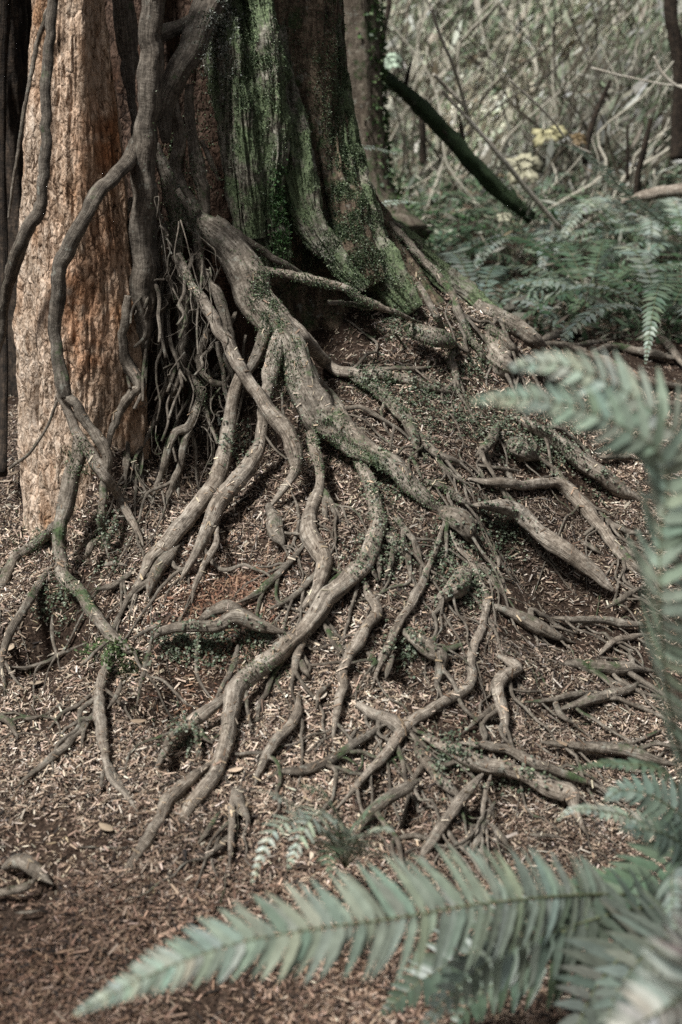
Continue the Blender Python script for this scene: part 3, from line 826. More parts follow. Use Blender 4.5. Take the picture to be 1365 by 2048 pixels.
T('A', [(612, 790, 5, 3.7), (636, 900, 6, 3.7), (642, 1000, 6, 3.69), (660, 1080, 6, 3.68), (692, 1170, 5, 3.67)], 'W')
T('C', [(225, 470, 6, 3.47), (180, 580, 6, 3.49), (110, 680, 7, 3.5), (35, 735, 6, 3.52)])
T('C', [(480, 560, 16, 3.66), (490, 640, 16, 3.64), (492, 720, 14), (490, 800, 8)])
T('A', [(520, 850, 12, 3.76), (505, 960, 16, 3.74), (498, 1080, 18, 3.72), (490, 1180, 14, 3.7), (500, 1280, 10, 3.7)])
T('A', [(600, 860, 14, 3.86), (612, 980, 14, 3.84), (625, 1100, 12, 3.82), (640, 1220, 12, 3.8), (650, 1330, 10, 3.76), (640, 1450, 8, 3.74)])
T('C', [(1010, 700, 6, 3.5), (960, 760, 5), (900, 830, 5)])
T('C', [(800, 480, 7, 3.64), (820, 560, 7, 3.6), (850, 640, 6, 3.57)])
T('C', [(1030, 600, 5, 3.5), (1075, 660, 5, 3.48), (1120, 700, 4, 3.46)], 'W')
T('C', [(1100, 440, 5, 3.6), (1110, 540, 5, 3.58), (1150, 640, 5, 3.54), (1200, 720, 4)])
# small surface roots over the slope
for (reg, pts) in [('F', [(470, 300, 6), (430, 340, 8), (360, 350, 6)]), ('F', [(140, 440, 8), (165, 480, 14), (150, 530, 8)]), ('F', [(240, 440, 9), (220, 500, 11), (205, 545, 6)]),
                   ('F', [(300, 640, 7), (370, 600, 8), (430, 560, 6)]), ('F', [(0, 370, 10), (30, 420, 10), (50, 460, 7)]), ('E', [(620, 330, 8), (560, 360, 9), (520, 380, 6)]),
                   ('D', [(250, 930, 14), (300, 990, 16), (345, 1050, 9)]), ('D', [(210, 990, 18), (260, 1040, 20), (300, 1090, 10)]), ('F', [(170, 40, 12), (180, 90, 12), (185, 160, 7)]),
                   ('F', [(235, 20, 10), (230, 90, 12), (205, 150, 8)]), ('F', [(270, 0, 12), (290, 50, 14), (310, 100, 8)]), ('F', [(0, 860, 4), (50, 850, 5), (100, 880, 4)]),
                   ('F', [(790, 790, 4), (830, 820, 5), (870, 845, 4)]), ('F', [(1000, 480, 6), (1050, 460, 6), (1140, 470, 5)]), ('F', [(690, 580, 5), (760, 592, 6), (830, 588, 4)]),
                   ('F', [(960, 0, 8), (1010, 30, 10), (1060, 60, 7)]), ('F', [(1090, 0, 18), (1130, 50, 20), (1180, 100, 18), (1225, 140, 9)]), ('F', [(1140, 40, 10), (1190, 65, 14), (1260, 85, 10)]),
                   ('E', [(410, 100, 8), (450, 90, 10), (500, 100, 7)]), ('E', [(340, 60, 12), (360, 20, 14), (390, -10, 9)]), ('D', [(120, 1090, 8), (160, 1140, 10), (180, 1180, 7)]),
                   ('D', [(630, 1060, 7), (650, 1100, 8), (640, 1140, 6)]), ('G', [(300, 378, 4), (420, 380, 5), (530, 382, 4)]), ('G', [(60, 635, 6), (110, 632, 7), (160, 625, 5)]),
                   ('G', [(860, 240, 10), (820, 300, 12), (770, 370, 8)]), ('H', [(620, 290, 10), (660, 340, 12), (700, 390, 7)]), ('H', [(770, 330, 8), (840, 335, 9), (900, 340, 6)]),
                   ('D', [(560, 720, 8), (640, 735, 10), (740, 745, 6)]), ('D', [(640, 560, 20), (625, 610, 24), (590, 660, 20), (555, 690, 8)]), ('D', [(700, 640, 30), (740, 660, 44), (785, 690, 24)])]:
    T(reg, pts)


def trace_path(reg, pts, hfac=0.6):
    C = []
    if reg == 'A' and pts[0][1] <= -50 and len(pts[0]) > 3:      # carries on well above the frame
        a, b = pts[0], pts[1]
        k = (a[0] - b[0]) / (a[1] - b[1])
        pts = [(a[0] - k * 700, a[1] - 700, a[2], a[3])] + list(pts)
    for p in pts:
        u, v = src(reg, p[0], p[1])
        sc = 1.0 if reg == 'S' else SZ
        if len(p) > 3:
            C.append((u, v, p[2] / sc, p[3], 1.0))
        else:
            C.append((u, v, p[2] / sc, 0.0, 0.0))
    C = np.array(C)
    # explicit Y of neighbours carried over so the blend is well behaved
    ex = np.where(C[:, 4] > 0)[0]
    if len(ex):
        C[:, 3] = np.interp(np.arange(len(C)), ex, C[ex, 3])
    seg = np.linalg.norm(np.diff(C[:, :2], axis=0), axis=1)
    rp = C[:, 2]
    npers = [max(2, int(s / max(2.0, 0.32 * (rp[i] + rp[i + 1]) / 2))) for i, s in enumerate(seg)]
    S = catmull(C, npers)
    S[:, 4] = np.clip(S[:, 4], 0, 1)
    n = len(S)
    Ys = np.zeros(n)
    up = np.zeros((n, 3))
    for i in range(n):
        u, v, r, Y, w = S[i]
        Yc = Y
        if w < 0.999:
            h, nn, d = cast(u, v)
            if h is None:
                h, nn, d = atY(u, v, 6), np.array([0, 0, 1.0]), ray(u, v)
            rw = max(r, 1.0) / FPX * depth_of(h)
            e = 1.0
            if C[-1, 4] == 0:
                e = min(1.0, (n - 1 - i) / (0.2 * n + 1))
            if C[0, 4] == 0:
                e = min(e, i / (0.12 * n + 1))
            off = rw * (hfac * e - 0.85 * (1 - e))
            dn = d / np.linalg.norm(d)
            t = off / max(0.35, abs(nn @ dn))
            Yc = (h - dn * t)[1]
        Ys[i] = w * Y + (1 - w) * Yc
    k = max(1, min(5, n // 8))
    ker = np.ones(2 * k + 1) / (2 * k + 1)
    Ys = np.convolve(np.pad(Ys, k, mode='edge'), ker, 'valid')
    P = np.array([atY(S[i, 0], S[i, 1], Ys[i]) for i in range(n)])
    rad = np.array([max(S[i, 2], 0.8) / FPX * depth_of(P[i]) for i in range(n)]) * (1.0 - 0.05 * (1 - S[:, 4]))
    area = float((np.linalg.norm(np.diff(S[:, :2], axis=0), axis=1) * S[:-1, 2] * 2).sum())
    return P, rad, area


PATHS = [trace_path(reg, pts) for (reg, pts, mk, kw) in TRACES]
# soil washed out on the downhill side of the surface roots: a height raster sampled by ground_z
ER = dict(x0=-1.5, y0=1.5, d=0.008, nx=450, ny=520)
ERO = np.zeros((ER['ny'], ER['nx']))
BANK = np.zeros((ER['ny'], ER['nx']))
exs = ER['x0'] + ER['d'] * np.arange(ER['nx'])
eys = ER['y0'] + ER['d'] * np.arange(ER['ny'])
for q, (P, rad, area) in enumerate(PATHS):
    k = rng.uniform(0.5, 1.15)
    step = max(1, len(P) // 60)
    for p, rr in zip(P[::step], rad[::step]):
        gs = float(ground_smooth(p[0], p[1]))
        if rr < 0.006 or p[2] - gs > 0.10:
            continue
        w = 1.5 * rr + 0.008
        cx, cy = p[0], p[1] - 1.25 * rr
        i0, i1 = np.searchsorted(exs, [cx - 3 * w, cx + 3 * w])
        j0, j1 = np.searchsorted(eys, [cy - 3 * w, cy + 3 * w])
        if i1 > i0 and j1 > j0:
            g2 = k * 0.95 * rr * np.exp(-((exs[None, i0:i1] - cx) ** 2 + (eys[j0:j1, None] - cy) ** 2) / (2 * w * w))
            ERO[j0:j1, i0:i1] = np.maximum(ERO[j0:j1, i0:i1], g2)
        if rr < 0.035:                       # litter banked against the uphill side
            cy = p[1] + 1.3 * rr
            j0, j1 = np.searchsorted(eys, [cy - 3 * w, cy + 3 * w])
            if i1 > i0 and j1 > j0:
                g2 = (1.2 - k) * 0.9 * rr * np.exp(-((exs[None, i0:i1] - cx) ** 2 + (eys[j0:j1, None] - cy) ** 2) / (2 * w * w))
                BANK[j0:j1, i0:i1] = np.maximum(BANK[j0:j1, i0:i1], g2)
ERO = ERO - BANK

gx, gy = ground_grid(0.014)
gv, gf = ground_mesh(gx, gy, ground_z)
gmb = MB()
gmb.add(gv, gf)
ground = gmb.build('ground', M_GROUND)
ground['kind'] = 'structure'


# trunk = core + buttresses
tm = MB()
tm.add(core[0], core[1], None, core[2], 1)
tparts = []
for q, (reg, pts, mi) in enumerate(BUT):
    P, rad, _ = trace_path(reg, pts)
    t4 = np.linspace(0, 1, len(P))
    t5 = np.linspace(0, 1, len(P) * 3)
    P = np.stack([np.interp(t5, t4, P[:, c]) for c in range(3)], -1)
    rad = np.interp(t5, t4, rad)
    tube(tm, P, rad, seg=96, seed=q * 3.7, rough=0.17, ridge=0.2, mi=mi, furrow=0.0085)
# the trunk rises out of the frame as one fluted stem
child(tm, 'trunk', [M_TRUNK, M_TRUNKR], TREE)
FULL = [(gv, gf), (stump[0], stump[1]), (heart[0], heart[1]), tm.cat()]

done = []
for q, (reg, pts, mk, kw) in enumerate(TRACES):
    P, rad, area = PATHS[q]
    # natural crookedness
    e0, e1 = len(TRACES[q][1][0]) < 4, len(TRACES[q][1][-1]) < 4
    m_ = len(P)
    i_ = np.arange(m_)
    ratio = np.linalg.norm(np.diff(P, axis=0), axis=1).sum() / rad.mean()
    e0, e1 = e0 and ratio > 15, e1 and ratio > 8
    if e1:
        rad = rad * (0.25 + 0.75 * np.clip((m_ - 1 - i_) / (0.3 * m_ + 1), 0, 1) ** 0.7)
    if e0:
        rad = rad * (0.35 + 0.65 * np.clip(i_ / (0.2 * m_ + 1), 0, 1) ** 0.7)
    w = fbm(np.stack([np.arange(len(P)) * 0.16 + q * 5.1, np.zeros(len(P)), np.zeros(len(P))], -1), 2)
    w2 = fbm(np.stack([np.arange(len(P)) * 0.16 + q * 5.1, np.ones(len(P)) * 7.7, np.zeros(len(P))], -1), 2)
    P = P + rad[:, None] * 0.2 * np.stack([w, 0 * w, w2], -1)
    rad = rad * (1 + 0.07 * fbm(np.stack([np.arange(len(P)) * 0.12 + q * 2.3, np.ones(len(P)) * 3.1, np.zeros(len(P))], -1), 3))
    done.append((area, q, P, rad, mk))
done.sort(key=lambda t: -t[0])
small = MB()
mats_by = {None: M_ROOT, 'W': M_ROOTL, 'D': M_ROOTD}
for k, (area, q, P, rad, mk) in enumerate(done):
    seg = int(np.clip(rad.max() / 0.0016, 9, 26))
    if k < 100:
        mb = MB()
        tube(mb, P, rad, seg=seg, seed=q * 1.7)
        child(mb, 'root', mats_by[mk], TREE)
        FULL.append(mb.cat())
    else:
        tube(small, P, rad, seg=seg, seed=q * 1.7)
FULL.append(small.cat())
# a few hundred hair roots hanging in the hollow and lying on the slope
for q in range(150):
    if q < 70:
        v = rng.uniform(430, 900)
        u = rng.uniform(300, 370 + (v - 430) * 0.5)
        Y0 = rng.uniform(3.55, 3.8)
        p0 = atY(u, v, Y0)
        L = rng.uniform(0.06, 0.22)
        n = 9
        t = np.linspace(0, 1, n)[:, None]
        sw = rng.normal(0, 0.03, 3)
        P = p0 + np.array([0, 0, -L]) * t + sw * np.sin(t * rng.uniform(2, 5)) + 0.006 * rng.normal(0, 1, (n, 3))
    else:
        u, v = rng.uniform(120, 1280), rng.uniform(900, 1720)
        h, nn, d = cast(u, v, gonly)
        a = rng.normal(-1.2, 0.8)
        n = 10
        L = rng.uniform(0.06, 0.2)
        t = np.linspace(-0.5, 0.5, n)
        x = h[0] + np.cos(a) * L * t + 0.005 * rng.normal(0, 1, n)
        y = h[1] + np.sin(a) * L * t + 0.005 * rng.normal(0, 1, n)
        P = np.stack([x, y, ground_z(x, y) + 0.004], -1)
    P = catmull(P, [3] * (len(P) - 1))
    tube(small, P, np.linspace(1, 0.5, len(P)) * rng.uniform(0.0012, 0.0028), seg=6, rough=0)
# thin side roots leaving the larger ones
for (area, q, P, rad, mk) in done[:120]:
    for c in range(int(rng.integers(3, 8))):
        i = int(rng.integers(int(len(P) * 0.15), len(P)))
        p = P[i]
        if p[2] - float(ground_smooth(p[0], p[1])) > 0.12 or p[1] > 4.6 or (p[0] < -0.3 and p[1] < 2.8):
            continue
        tg = P[min(i + 3, len(P) - 1)] - P[max(i - 3, 0)]
        a = math.atan2(tg[1], tg[0]) + rng.choice([-1, 1]) * rng.uniform(0.35, 1.1)
        n = int(rng.integers(8, 16))
        L = rng.uniform(0.08, 0.34)
        r0 = min(rad[i] * 0.5, rng.uniform(0.0025, 0.009))
        x, y = [p[0]], [p[1]]
        for k in range(n):
            a += rng.normal(0, 0.3)
            a += 0.12 * math.sin(-math.pi / 2 - a + 0.35 * (p[0] > 0.1))      # they run downhill
            x.append(x[-1] + math.cos(a) * L / n)
            y.append(y[-1] + math.sin(a) * L / n)
        x, y = np.array(x), np.array(y)
        g = ground_z(x, y) + r0 * 0.6 + 0.005
        if p[2] - g[0] > 0.06:
            continue
        z = g + (p[2] - g[0]) * (1 - np.linspace(0, 1, n + 1)) ** 1.6
        z[-1] -= 0.012
        Q = catmull(np.stack([x, y, z], -1), [3] * n)
        tube(small, Q, np.linspace(1, 0.4, len(Q)) * r0, seg=8, rough=0.12, seed=q + c)
# the web of thin roots hanging in front of the hollow
for q in range(46):
    v = rng.uniform(430, 720)
    u = rng.uniform(305, 365 + (v - 430) * 0.6)
    v1 = v + rng.uniform(120, 330)
    n = 8
    du = rng.normal(-25, 45)
    uu = u + du * np.linspace(0, 1, n) + np.cumsum(rng.normal(0, 9, n))
    vv = np.linspace(v, v1, n)
    Y0, Y1 = rng.uniform(3.72, 3.95), rng.uniform(3.5, 3.7)
    Q = np.array([atY(a_, b_, c_) for a_, b_, c_ in zip(uu, vv, np.linspace(Y0, Y1, n))])
    Q[:, 2] = np.maximum(Q[:, 2], ground_z(Q[:, 0], Q[:, 1]) - 0.01)
    Q = catmull(Q, [4] * (n - 1))
    tube(small, Q, np.linspace(1, 0.5, len(Q)) * rng.uniform(0.0025, 0.008), seg=8, rough=0.15, seed=q * 2.2)
o = child(small, 'rootlets', M_ROOT, TREE)
o['kind'] = 'stuff'

full_bvh = bvh_of(FULL)

# ------------------------------------------------------------------ leaf scatter helper
def quads(P, D, Nn, L, Wd, col, mb, diamond=True, curl=0.0):
    """P base points, D unit directions, Nn normals -> one folded leaf each"""
    S = np.cross(D, Nn)
    S /= np.linalg.norm(S, axis=1)[:, None] + 1e-9
    L, Wd = np.asarray(L)[:, None], np.asarray(Wd)[:, None]
    n = len(P)
    if diamond:
        mid = P + D * L * 0.45 + Nn * L * curl
        V = np.stack([P, mid + S * Wd * 0.5, P + D * L, mid - S * Wd * 0.5], 1)
    else:
        e = P + D * L
        mid = Nn * L * curl
        V = np.stack([P - S * Wd * 0.5, P + S * Wd * 0.5, e + S * Wd * 0.35 + mid, e - S * Wd * 0.35 + mid], 1)
    F = np.arange(4 * n).reshape(n, 4)
    mb.add(V.reshape(-1, 3), F, np.repeat(col, 4, 0))


def unit(v):
    return v / (np.linalg.norm(v, axis=-1, keepdims=True) + 1e-9)


def palette(n, cols, var=0.2, p=None):
    c = np.array(cols)[rng.choice(len(cols), n, p=p)]
    return np.clip(c * (1 + var * rng.normal(0, 1, (n, 1))) * (1 + 0.025 * rng.normal(0, 1, (n, 3))), 0.004, 0.9)


# ------------------------------------------------------------------ litter of needles and wood chips
def ground_normals(x, y):
    e = 0.012
    zx = (ground_z(x + e, y) - ground_z(x - e, y)) / (2 * e)
    zy = (ground_z(x, y + e) - ground_z(x, y - e)) / (2 * e)
    return unit(np.stack([-zx, -zy, np.ones_like(zx)], -1))


lit = MB()
N = 370000
y = 1.75 + 3.1 * rng.random(N) ** 1.15
hw = 0.27 * y + 0.12
x = (rng.random(N) * 2 - 1) * hw
far = rng.random(14000)
x = np.concatenate([x, rng.uniform(0.3, 1.9, 14000)])
y = np.concatenate([y, 4.6 + 1.6 * far])
N = len(x)
z = ground_z(x, y)
G = ground_normals(x, y)
D = unit(rng.normal(0, 1, (N, 3)) * np.array([1, 1, 0.0]))
D = unit(D - G * (D * G).sum(1)[:, None] + G * rng.normal(0.05, 0.22, (N, 1)))
Nn = unit(G + 0.45 * rng.normal(0, 1, (N, 3)))
L = np.clip(rng.lognormal(math.log(0.0086), 0.5, N), 0.0025, 0.034)
Wd = np.clip(L * rng.uniform(0.1, 0.28, N), 0.0011, 0.0042)
P = np.stack([x, y, z + rng.uniform(0.0, 0.010, N)], -1) - D * L[:, None] * 0.5
patch = fbm(np.stack([x * 2.2, y * 2.2, np.zeros(N)], -1), 3)
colr = palette(N, [(0.46, 0.36, 0.278), (0.28, 0.203, 0.148), (0.1, 0.069, 0.05), (0.56, 0.49, 0.41), (0.026, 0.019, 0.016), (0.19, 0.12, 0.082)], 0.25, [0.25, 0.22, 0.22, 0.09, 0.17, 0.05])
near = sstep(2.75, 2.1, y)[:, None] * np.clip(1 - 0.5 * (x[:, None] + 0.1), 0.4, 1.3)
colr *= np.clip(0.92 + 0.35 * patch, 0.4, 1.5)[:, None] * (1 - near * np.array([0.44, 0.51, 0.54]))   # darker, redder litter towards the near left
# bare damp soil shows in patches
bare = fbm(np.stack([x * 4.5, y * 4.5, np.ones(N) * 3], -1), 3)
keep = rng.random(N) > sstep(0.25, 0.8, bare) * 0.85
P, D, Nn, L, Wd, colr, x, y = P[keep], D[keep], Nn[keep], L[keep], Wd[keep], colr[keep], x[keep], y[keep]
N = len(x)
big = rng.random(N) < 0.012
L[big] *= rng.uniform(1.5, 2.6, int(big.sum()))
Wd[big] = np.where(rng.random(int(big.sum())) < 0.5, 0.002, Wd[big] * 2)
# the crumbled red rotten wood below the hollow
hr, _, _ = cast(*src('E', 880, 170), gonly)
red = np.exp(-((x - hr[0]) ** 2 + (y - hr[1]) ** 2) / (2 * 0.09 ** 2)) > rng.random(N)
colr[red] = palette(int(red.sum()), [(0.15, 0.075, 0.045), (0.09, 0.045, 0.028), (0.24, 0.15, 0.1)], 0.2)
quads(P, D, Nn, L, Wd, colr, lit, diamond=False, curl=0.06)
# litter caught on the roots and on the foot of the stump
for k in range(15000):
    h, nn, d = cast(rng.uniform(0, 1365), rng.uniform(540, 1800), full_bvh)
    if h is None or nn[2] < 0.3 or h[1] > 5 or rng.random() > nn[2]:
        continue
    D1 = rng.normal(0, 1, 3)
    D1 = unit(D1 - nn * (D1 @ nn) + nn * 0.12 * rng.normal())
    l_ = float(np.clip(rng.lognormal(math.log(0.009), 0.4), 0.004, 0.025))
    quads((h + nn * 0.0015 - D1 * l_ / 2)[None], D1[None], unit(nn + 0.25 * rng.normal(0, 1, 3))[None], [l_], [l_ * rng.uniform(0.12, 0.3)], palette(1, [(0.35, 0.265, 0.185), (0.21, 0.148, 0.1), (0.1, 0.066, 0.043), (0.45, 0.38, 0.29)], 0.2), lit, diamond=False, curl=0.05)
o = lit.build('forest_litter', M_LITTER, smooth=False)
tag(o, 'brown layer of dry needles, twigs and wood chips covering the slope', 'leaf litter', kind='stuff')

def px_scatter(u, v, su, sv, n, bv=None):
    H, NN = [], []
    uu, vv = rng.normal(u, su, n), rng.normal(v, sv, n)
    for a, b in zip(uu, vv):
        h, nn, d = cast(a, b, bv or full_bvh)
        if h is not None and h[1] < 6:
            H.append(h)
            NN.append(nn)
    return np.array(H), np.array(NN)


# ------------------------------------------------------------------ moss and small ground cover
moss = MB()
GC = MB()
MOSSC = [(0.085, 0.125, 0.058), (0.055, 0.085, 0.04), (0.13, 0.175, 0.09), (0.22, 0.25, 0.17), (0.03, 0.048, 0.024)]


def moss_at(reg, x, y, sx, sy, n, size=0.0043, cols=MOSSC):
    n = int(n * 5)
    u, v = src(reg, x, y)
    s = 1 if reg == 'S' else SZ
    H, NN = px_scatter(u, v, sx / s, sy / s, n)
    if len(H) == 0:
        return
    nz = fbm(H * 28, 3)
    keep = nz > rng.uniform(-0.7, 0.5, len(H))
    H, NN = H[keep], NN[keep]
    m = len(H)
    D = unit(NN + 0.9 * rng.normal(0, 1, (m, 3)) + np.array([0, 0, -0.2]))
    n2 = unit(rng.normal(0, 1, (m, 3)) + NN)
    L = size * rng.uniform(0.6, 1.9, m)
    quads(H - NN * 0.001, D, n2, L, L * rng.uniform(0.3, 0.6, m), palette(m, cols, 0.25), moss)


for a in [('A', 960, 330, 90, 260, 3600), ('A', 1000, 120, 80, 140, 1500), ('A', 1090, 800, 40, 120, 900), ('A', 1260, 950, 60, 90, 900), ('A', 1320, 400, 40, 320, 3200), ('B', 70, 680, 50, 220, 3800), ('B', 130, 900, 60, 120, 2400),
          ('B', 200, 1050, 80, 100, 1600), ('A', 700, 700, 50, 120, 700), ('A', 740, 1060, 40, 90, 500), ('A', 1020, 1120, 30, 90, 500), ('C', 1065, 180, 40, 90, 600), ('C', 1110, 340, 40, 80, 700), ('C', 1260, 640, 60, 60, 800),
          ('D', 30, 660, 60, 50, 500), ('A', 1240, 1060, 70, 60, 900), ('A', 1330, 1150, 60, 60, 700), ('D', 270, 190, 60, 40, 600), ('D', 180, 400, 70, 40, 800), ('D', 300, 450, 70, 50, 900), ('D', 500, 200, 80, 50, 700),
          ('D', 590, 180, 60, 40, 500), ('C', 310, 700, 30, 40, 300), ('C', 130, 1020, 60, 40, 400), ('C', 400, 980, 60, 60, 400), ('D', 170, 760, 40, 60, 500), ('D', 230, 880, 60, 60, 700), ('E', 1000, 470, 50, 50, 250), ('D', 420, 820, 60, 40, 400),
          ('C', 800, 430, 40, 50, 350), ('A', 720, 880, 40, 60, 450), ('C', 1050, 100, 30, 60, 300), ('E', 240, 200, 60, 60, 400), ('D', 520, 330, 70, 50, 600), ('F', 560, 200, 40, 40, 200), ('B', 420, 1000, 60, 60, 500), ('A', 1180, 500, 60, 200, 700)]:
    moss_at(*a)
moss_at('A', 868, 90, 36, 110, 900, 0.006, [(0.34, 0.36, 0.31), (0.24, 0.26, 0.21), (0.42, 0.43, 0.38)])
moss_at('A', 950, 60, 70, 130, 800)
# bright hanging tuft on the front buttress, tuft on the left root
moss_at('A', 1095, 830, 22, 80, 900, 0.008, [(0.06, 0.13, 0.04), (0.04, 0.09, 0.03), (0.1, 0.17, 0.07)])
moss_at('E', 415, 440, 40, 22, 420, 0.009, [(0.1, 0.16, 0.06), (0.15, 0.19, 0.09), (0.05, 0.08, 0.03)])
moss_at('E', 500, 480, 36, 44, 260, 0.009, [(0.05, 0.07, 0.03), (0.09, 0.09, 0.05)])
o = child(moss, 'moss', M_LEAF, TREE)
o['kind'] = 'stuff'
o['label'] = 'green moss on the buttresses and upper roots'


def cover_at(reg, x, y, sx, sy, n, size=0.006, cols=((0.07, 0.095, 0.055), (0.05, 0.07, 0.04), (0.12, 0.145, 0.09), (0.2, 0.22, 0.16))):
    u, v = src(reg, x, y)
    H, NN = px_scatter(u, v, sx / SZ, sy / SZ, n)
    m = len(H)
    for q in range(3):          # three leaflets each
        a = rng.uniform(0, 6.28, m)
        D = unit(np.stack([np.cos(a + 2.1 * q), np.sin(a + 2.1 * q), rng.normal(0.1, 0.3, m)], -1))
        up = unit(NN * 0.6 + np.array([0, -0.25, 0.8]) + 0.35 * rng.normal(0, 1, (m, 3)))
        L = size * rng.uniform(0.6, 1.4, m)
        hgt = rng.uniform(0.004, 0.022, m)[:, None]
        quads(H + np.array([0, -0.3, 1]) * hgt, D, up, L, L * 0.95, palette(m, cols, 0.25), GC)


for a in [('D', 600, 560, 90, 40, 200), ('D', 700, 620, 70, 60, 220), ('D', 830, 640, 60, 50, 200), ('D', 900, 700, 50, 40, 110), ('D', 360, 640, 40, 60, 90), ('D', 450, 520, 60, 40, 110), ('D', 680, 990, 50, 60, 150), ('D', 600, 940, 50, 40, 90),
          ('F', 430, 90, 40, 80, 190), ('F', 460, 850, 50, 50, 150), ('E', 720, 770, 40, 40, 90), ('E', 680, 420, 60, 40, 150), ('E', 830, 420, 60, 40, 170), ('E', 980, 390, 60, 30, 90), ('D', 260, 190, 50, 40, 110), ('C', 920, 650, 40, 40, 90),
          ('D', 190, 800, 40, 60, 100), ('D', 320, 470, 60, 50, 140), ('D', 160, 390, 60, 30, 110), ('F', 290, 430, 50, 40, 110), ('F', 730, 950, 60, 30, 60), ('E', 220, 260, 50, 50, 90), ('D', 560, 360, 50, 40, 80), ('F', 530, 210, 30, 40, 70),
          ('D', 550, 1080, 50, 60, 90), ('E', 430, 120, 40, 20, 30), ('C', 430, 990, 40, 50, 70), ('F', 170, 60, 70, 60, 110), ('F', 250, 60, 50, 60, 90), ('D', 940, 580, 30, 20, 40), ('D', 1050, 800, 40, 40, 60)]:
    cover_at(*a)
o = GC.build('ground_cover', M_LEAF, smooth=False)
tag(o, 'low green clover like leaves creeping between the roots', 'ground cover', kind='stuff')

# ------------------------------------------------------------------ ferns
def frond_mesh(blade, stem, path, Lmax, nrm, spacing=0.02, wid=0.018, t0=0.1, cols=((0.12, 0.17, 0.125),), droop=0.12, rows=6, rst=0.003, sides=(1, -1), peak=0.3):
    path = np.asarray(path, float)
    L = np.concatenate([[0], np.cumsum(np.linalg.norm(np.diff(path, axis=0), axis=1))])
    tot = L[-1]
    Tn = unit(np.gradient(path, axis=0))
    nrm = np.asarray(nrm, float)
    if nrm.ndim == 1:
        nrm = np.repeat(nrm[None], len(path), 0)
    tube(stem, path, np.interp(L / tot, [0, 0.2, 1], [rst, rst * 0.85, rst * 0.25]), seg=7, rough=0)
    s = t0 * tot
    k = 0
    base = np.array(cols[rng.integers(len(cols))])
    while s < tot * 0.997:
        t = s / tot
        p = np.array([np.interp(s, L, path[:, c]) for c in range(3)])
        tg = unit(np.array([np.interp(s, L, Tn[:, c]) for c in range(3)]))
        nn = np.array([np.interp(s, L, nrm[:, c]) for c in range(3)])
        nn = unit(nn - tg * (nn @ tg))
        side = np.cross(tg, nn)
        g = np.clip((t - t0) / max(1e-3, peak - t0), 0, 1)
        prof = (0.62 + 0.38 * g) * (1 - np.clip((t - peak) / (1 - peak), 0, 1) ** 1.7) + 0.03
        for sd in sides:
            ang = R(8) + R(38) * t ** 1.5 + R(5) * rng.normal()
            D = unit(side * sd * math.cos(ang) + tg * math.sin(ang) + nn * rng.normal(-0.04, 0.08))
            pl = Lmax * prof * rng.uniform(0.9, 1.08)
            pw = wid * min(1, 0.45 + 0.8 * prof) * rng.uniform(0.9, 1.1)
            across = unit(np.cross(nn, D) + nn * rng.normal(0, 0.12))
            q = np.linspace(0, 1, rows + 1)
            hw = pw * 0.5 * np.clip(1.05 - q ** 2.4, 0, 1) * np.interp(q, [0, 0.08, 1], [0.45, 1, 1])
            hw = hw * (1 + 0.09 * np.where(np.arange(rows + 1) % 2, 1, -1))
            hw[-1] = pw * 0.02
            curve = np.outer(q ** 2, tg * 0.10 * pl - nn * droop * pl)
            cen = p + np.outer(q * pl, D) + curve
            V = np.stack([cen + across * hw[:, None] + nn * pw * 0.07, cen, cen - across * hw[:, None] + nn * pw * 0.07], 1).reshape(-1, 3)
            i = np.arange(rows)[:, None] * 3
            F = np.concatenate([np.stack([i[:, 0] + a, i[:, 0] + a + 1, i[:, 0] + a + 4, i[:, 0] + a + 3], -1) for a in (0, 1)])
            blade.add(V, F, base * rng.uniform(0.82, 1.18) * np.array([1 + 0.06 * rng.normal(), 1, 1 + 0.05 * rng.normal()]))
        s += spacing * (0.55 + 0.5 * min(1, prof * 1.3))
        k += 1


M_STEM = tint_mat('fern_stem', 0.6, 0.3)


def add_frond(parent, path, Lmax, nrm, stemcol=(0.1, 0.11, 0.06), label=None, **kw):
    bl, st = MB(), MB()
    frond_mesh(bl, st, path, Lmax, nrm, **kw)
    f = bl.build('frond', M_FERN, parent, origin=tuple(parent.location))
    st.c = [np.broadcast_to(np.array(stemcol), a.shape) for a in st.c]
    s = st.build('stem', M_STEM, f, origin=tuple(parent.location))
    if label:
        f['label'] = label
    return f


def px_path(pts, n=46):
    P = np.array([atY(u, v, Y) for (u, v, Y) in pts])
    return catmull(P, [max(2, n // (len(P) - 1))] * (len(P) - 1))


FERNC = ((0.265, 0.305, 0.245), (0.24, 0.282, 0.222), (0.285, 0.322, 0.262))
DKC = ((0.09, 0.125, 0.08), (0.1, 0.14, 0.09))
FERN = empty('sword_fern', (0.66, 1.95, 0.02), 'large sword fern arching over the path in the right foreground', 'fern')
UPC = (0.0, -0.62, 0.8)
CROWN = (1450, 1830, 1.98)
# the long frond lying across the bottom of the view
add_frond(FERN, px_path([CROWN, (1250, 1790, 1.85), (1000, 1803, 1.68), (800, 1835, 1.6), (600, 1862, 1.54), (450, 1893, 1.5), (300, 1950, 1.46), (142, 2032, 1.42)], 70), 0.09, (0, -0.82, 0.57), spacing=0.015, wid=0.0148, t0=0.27, cols=FERNC, peak=0.5, label='long pale frond lying across the bottom of the view')
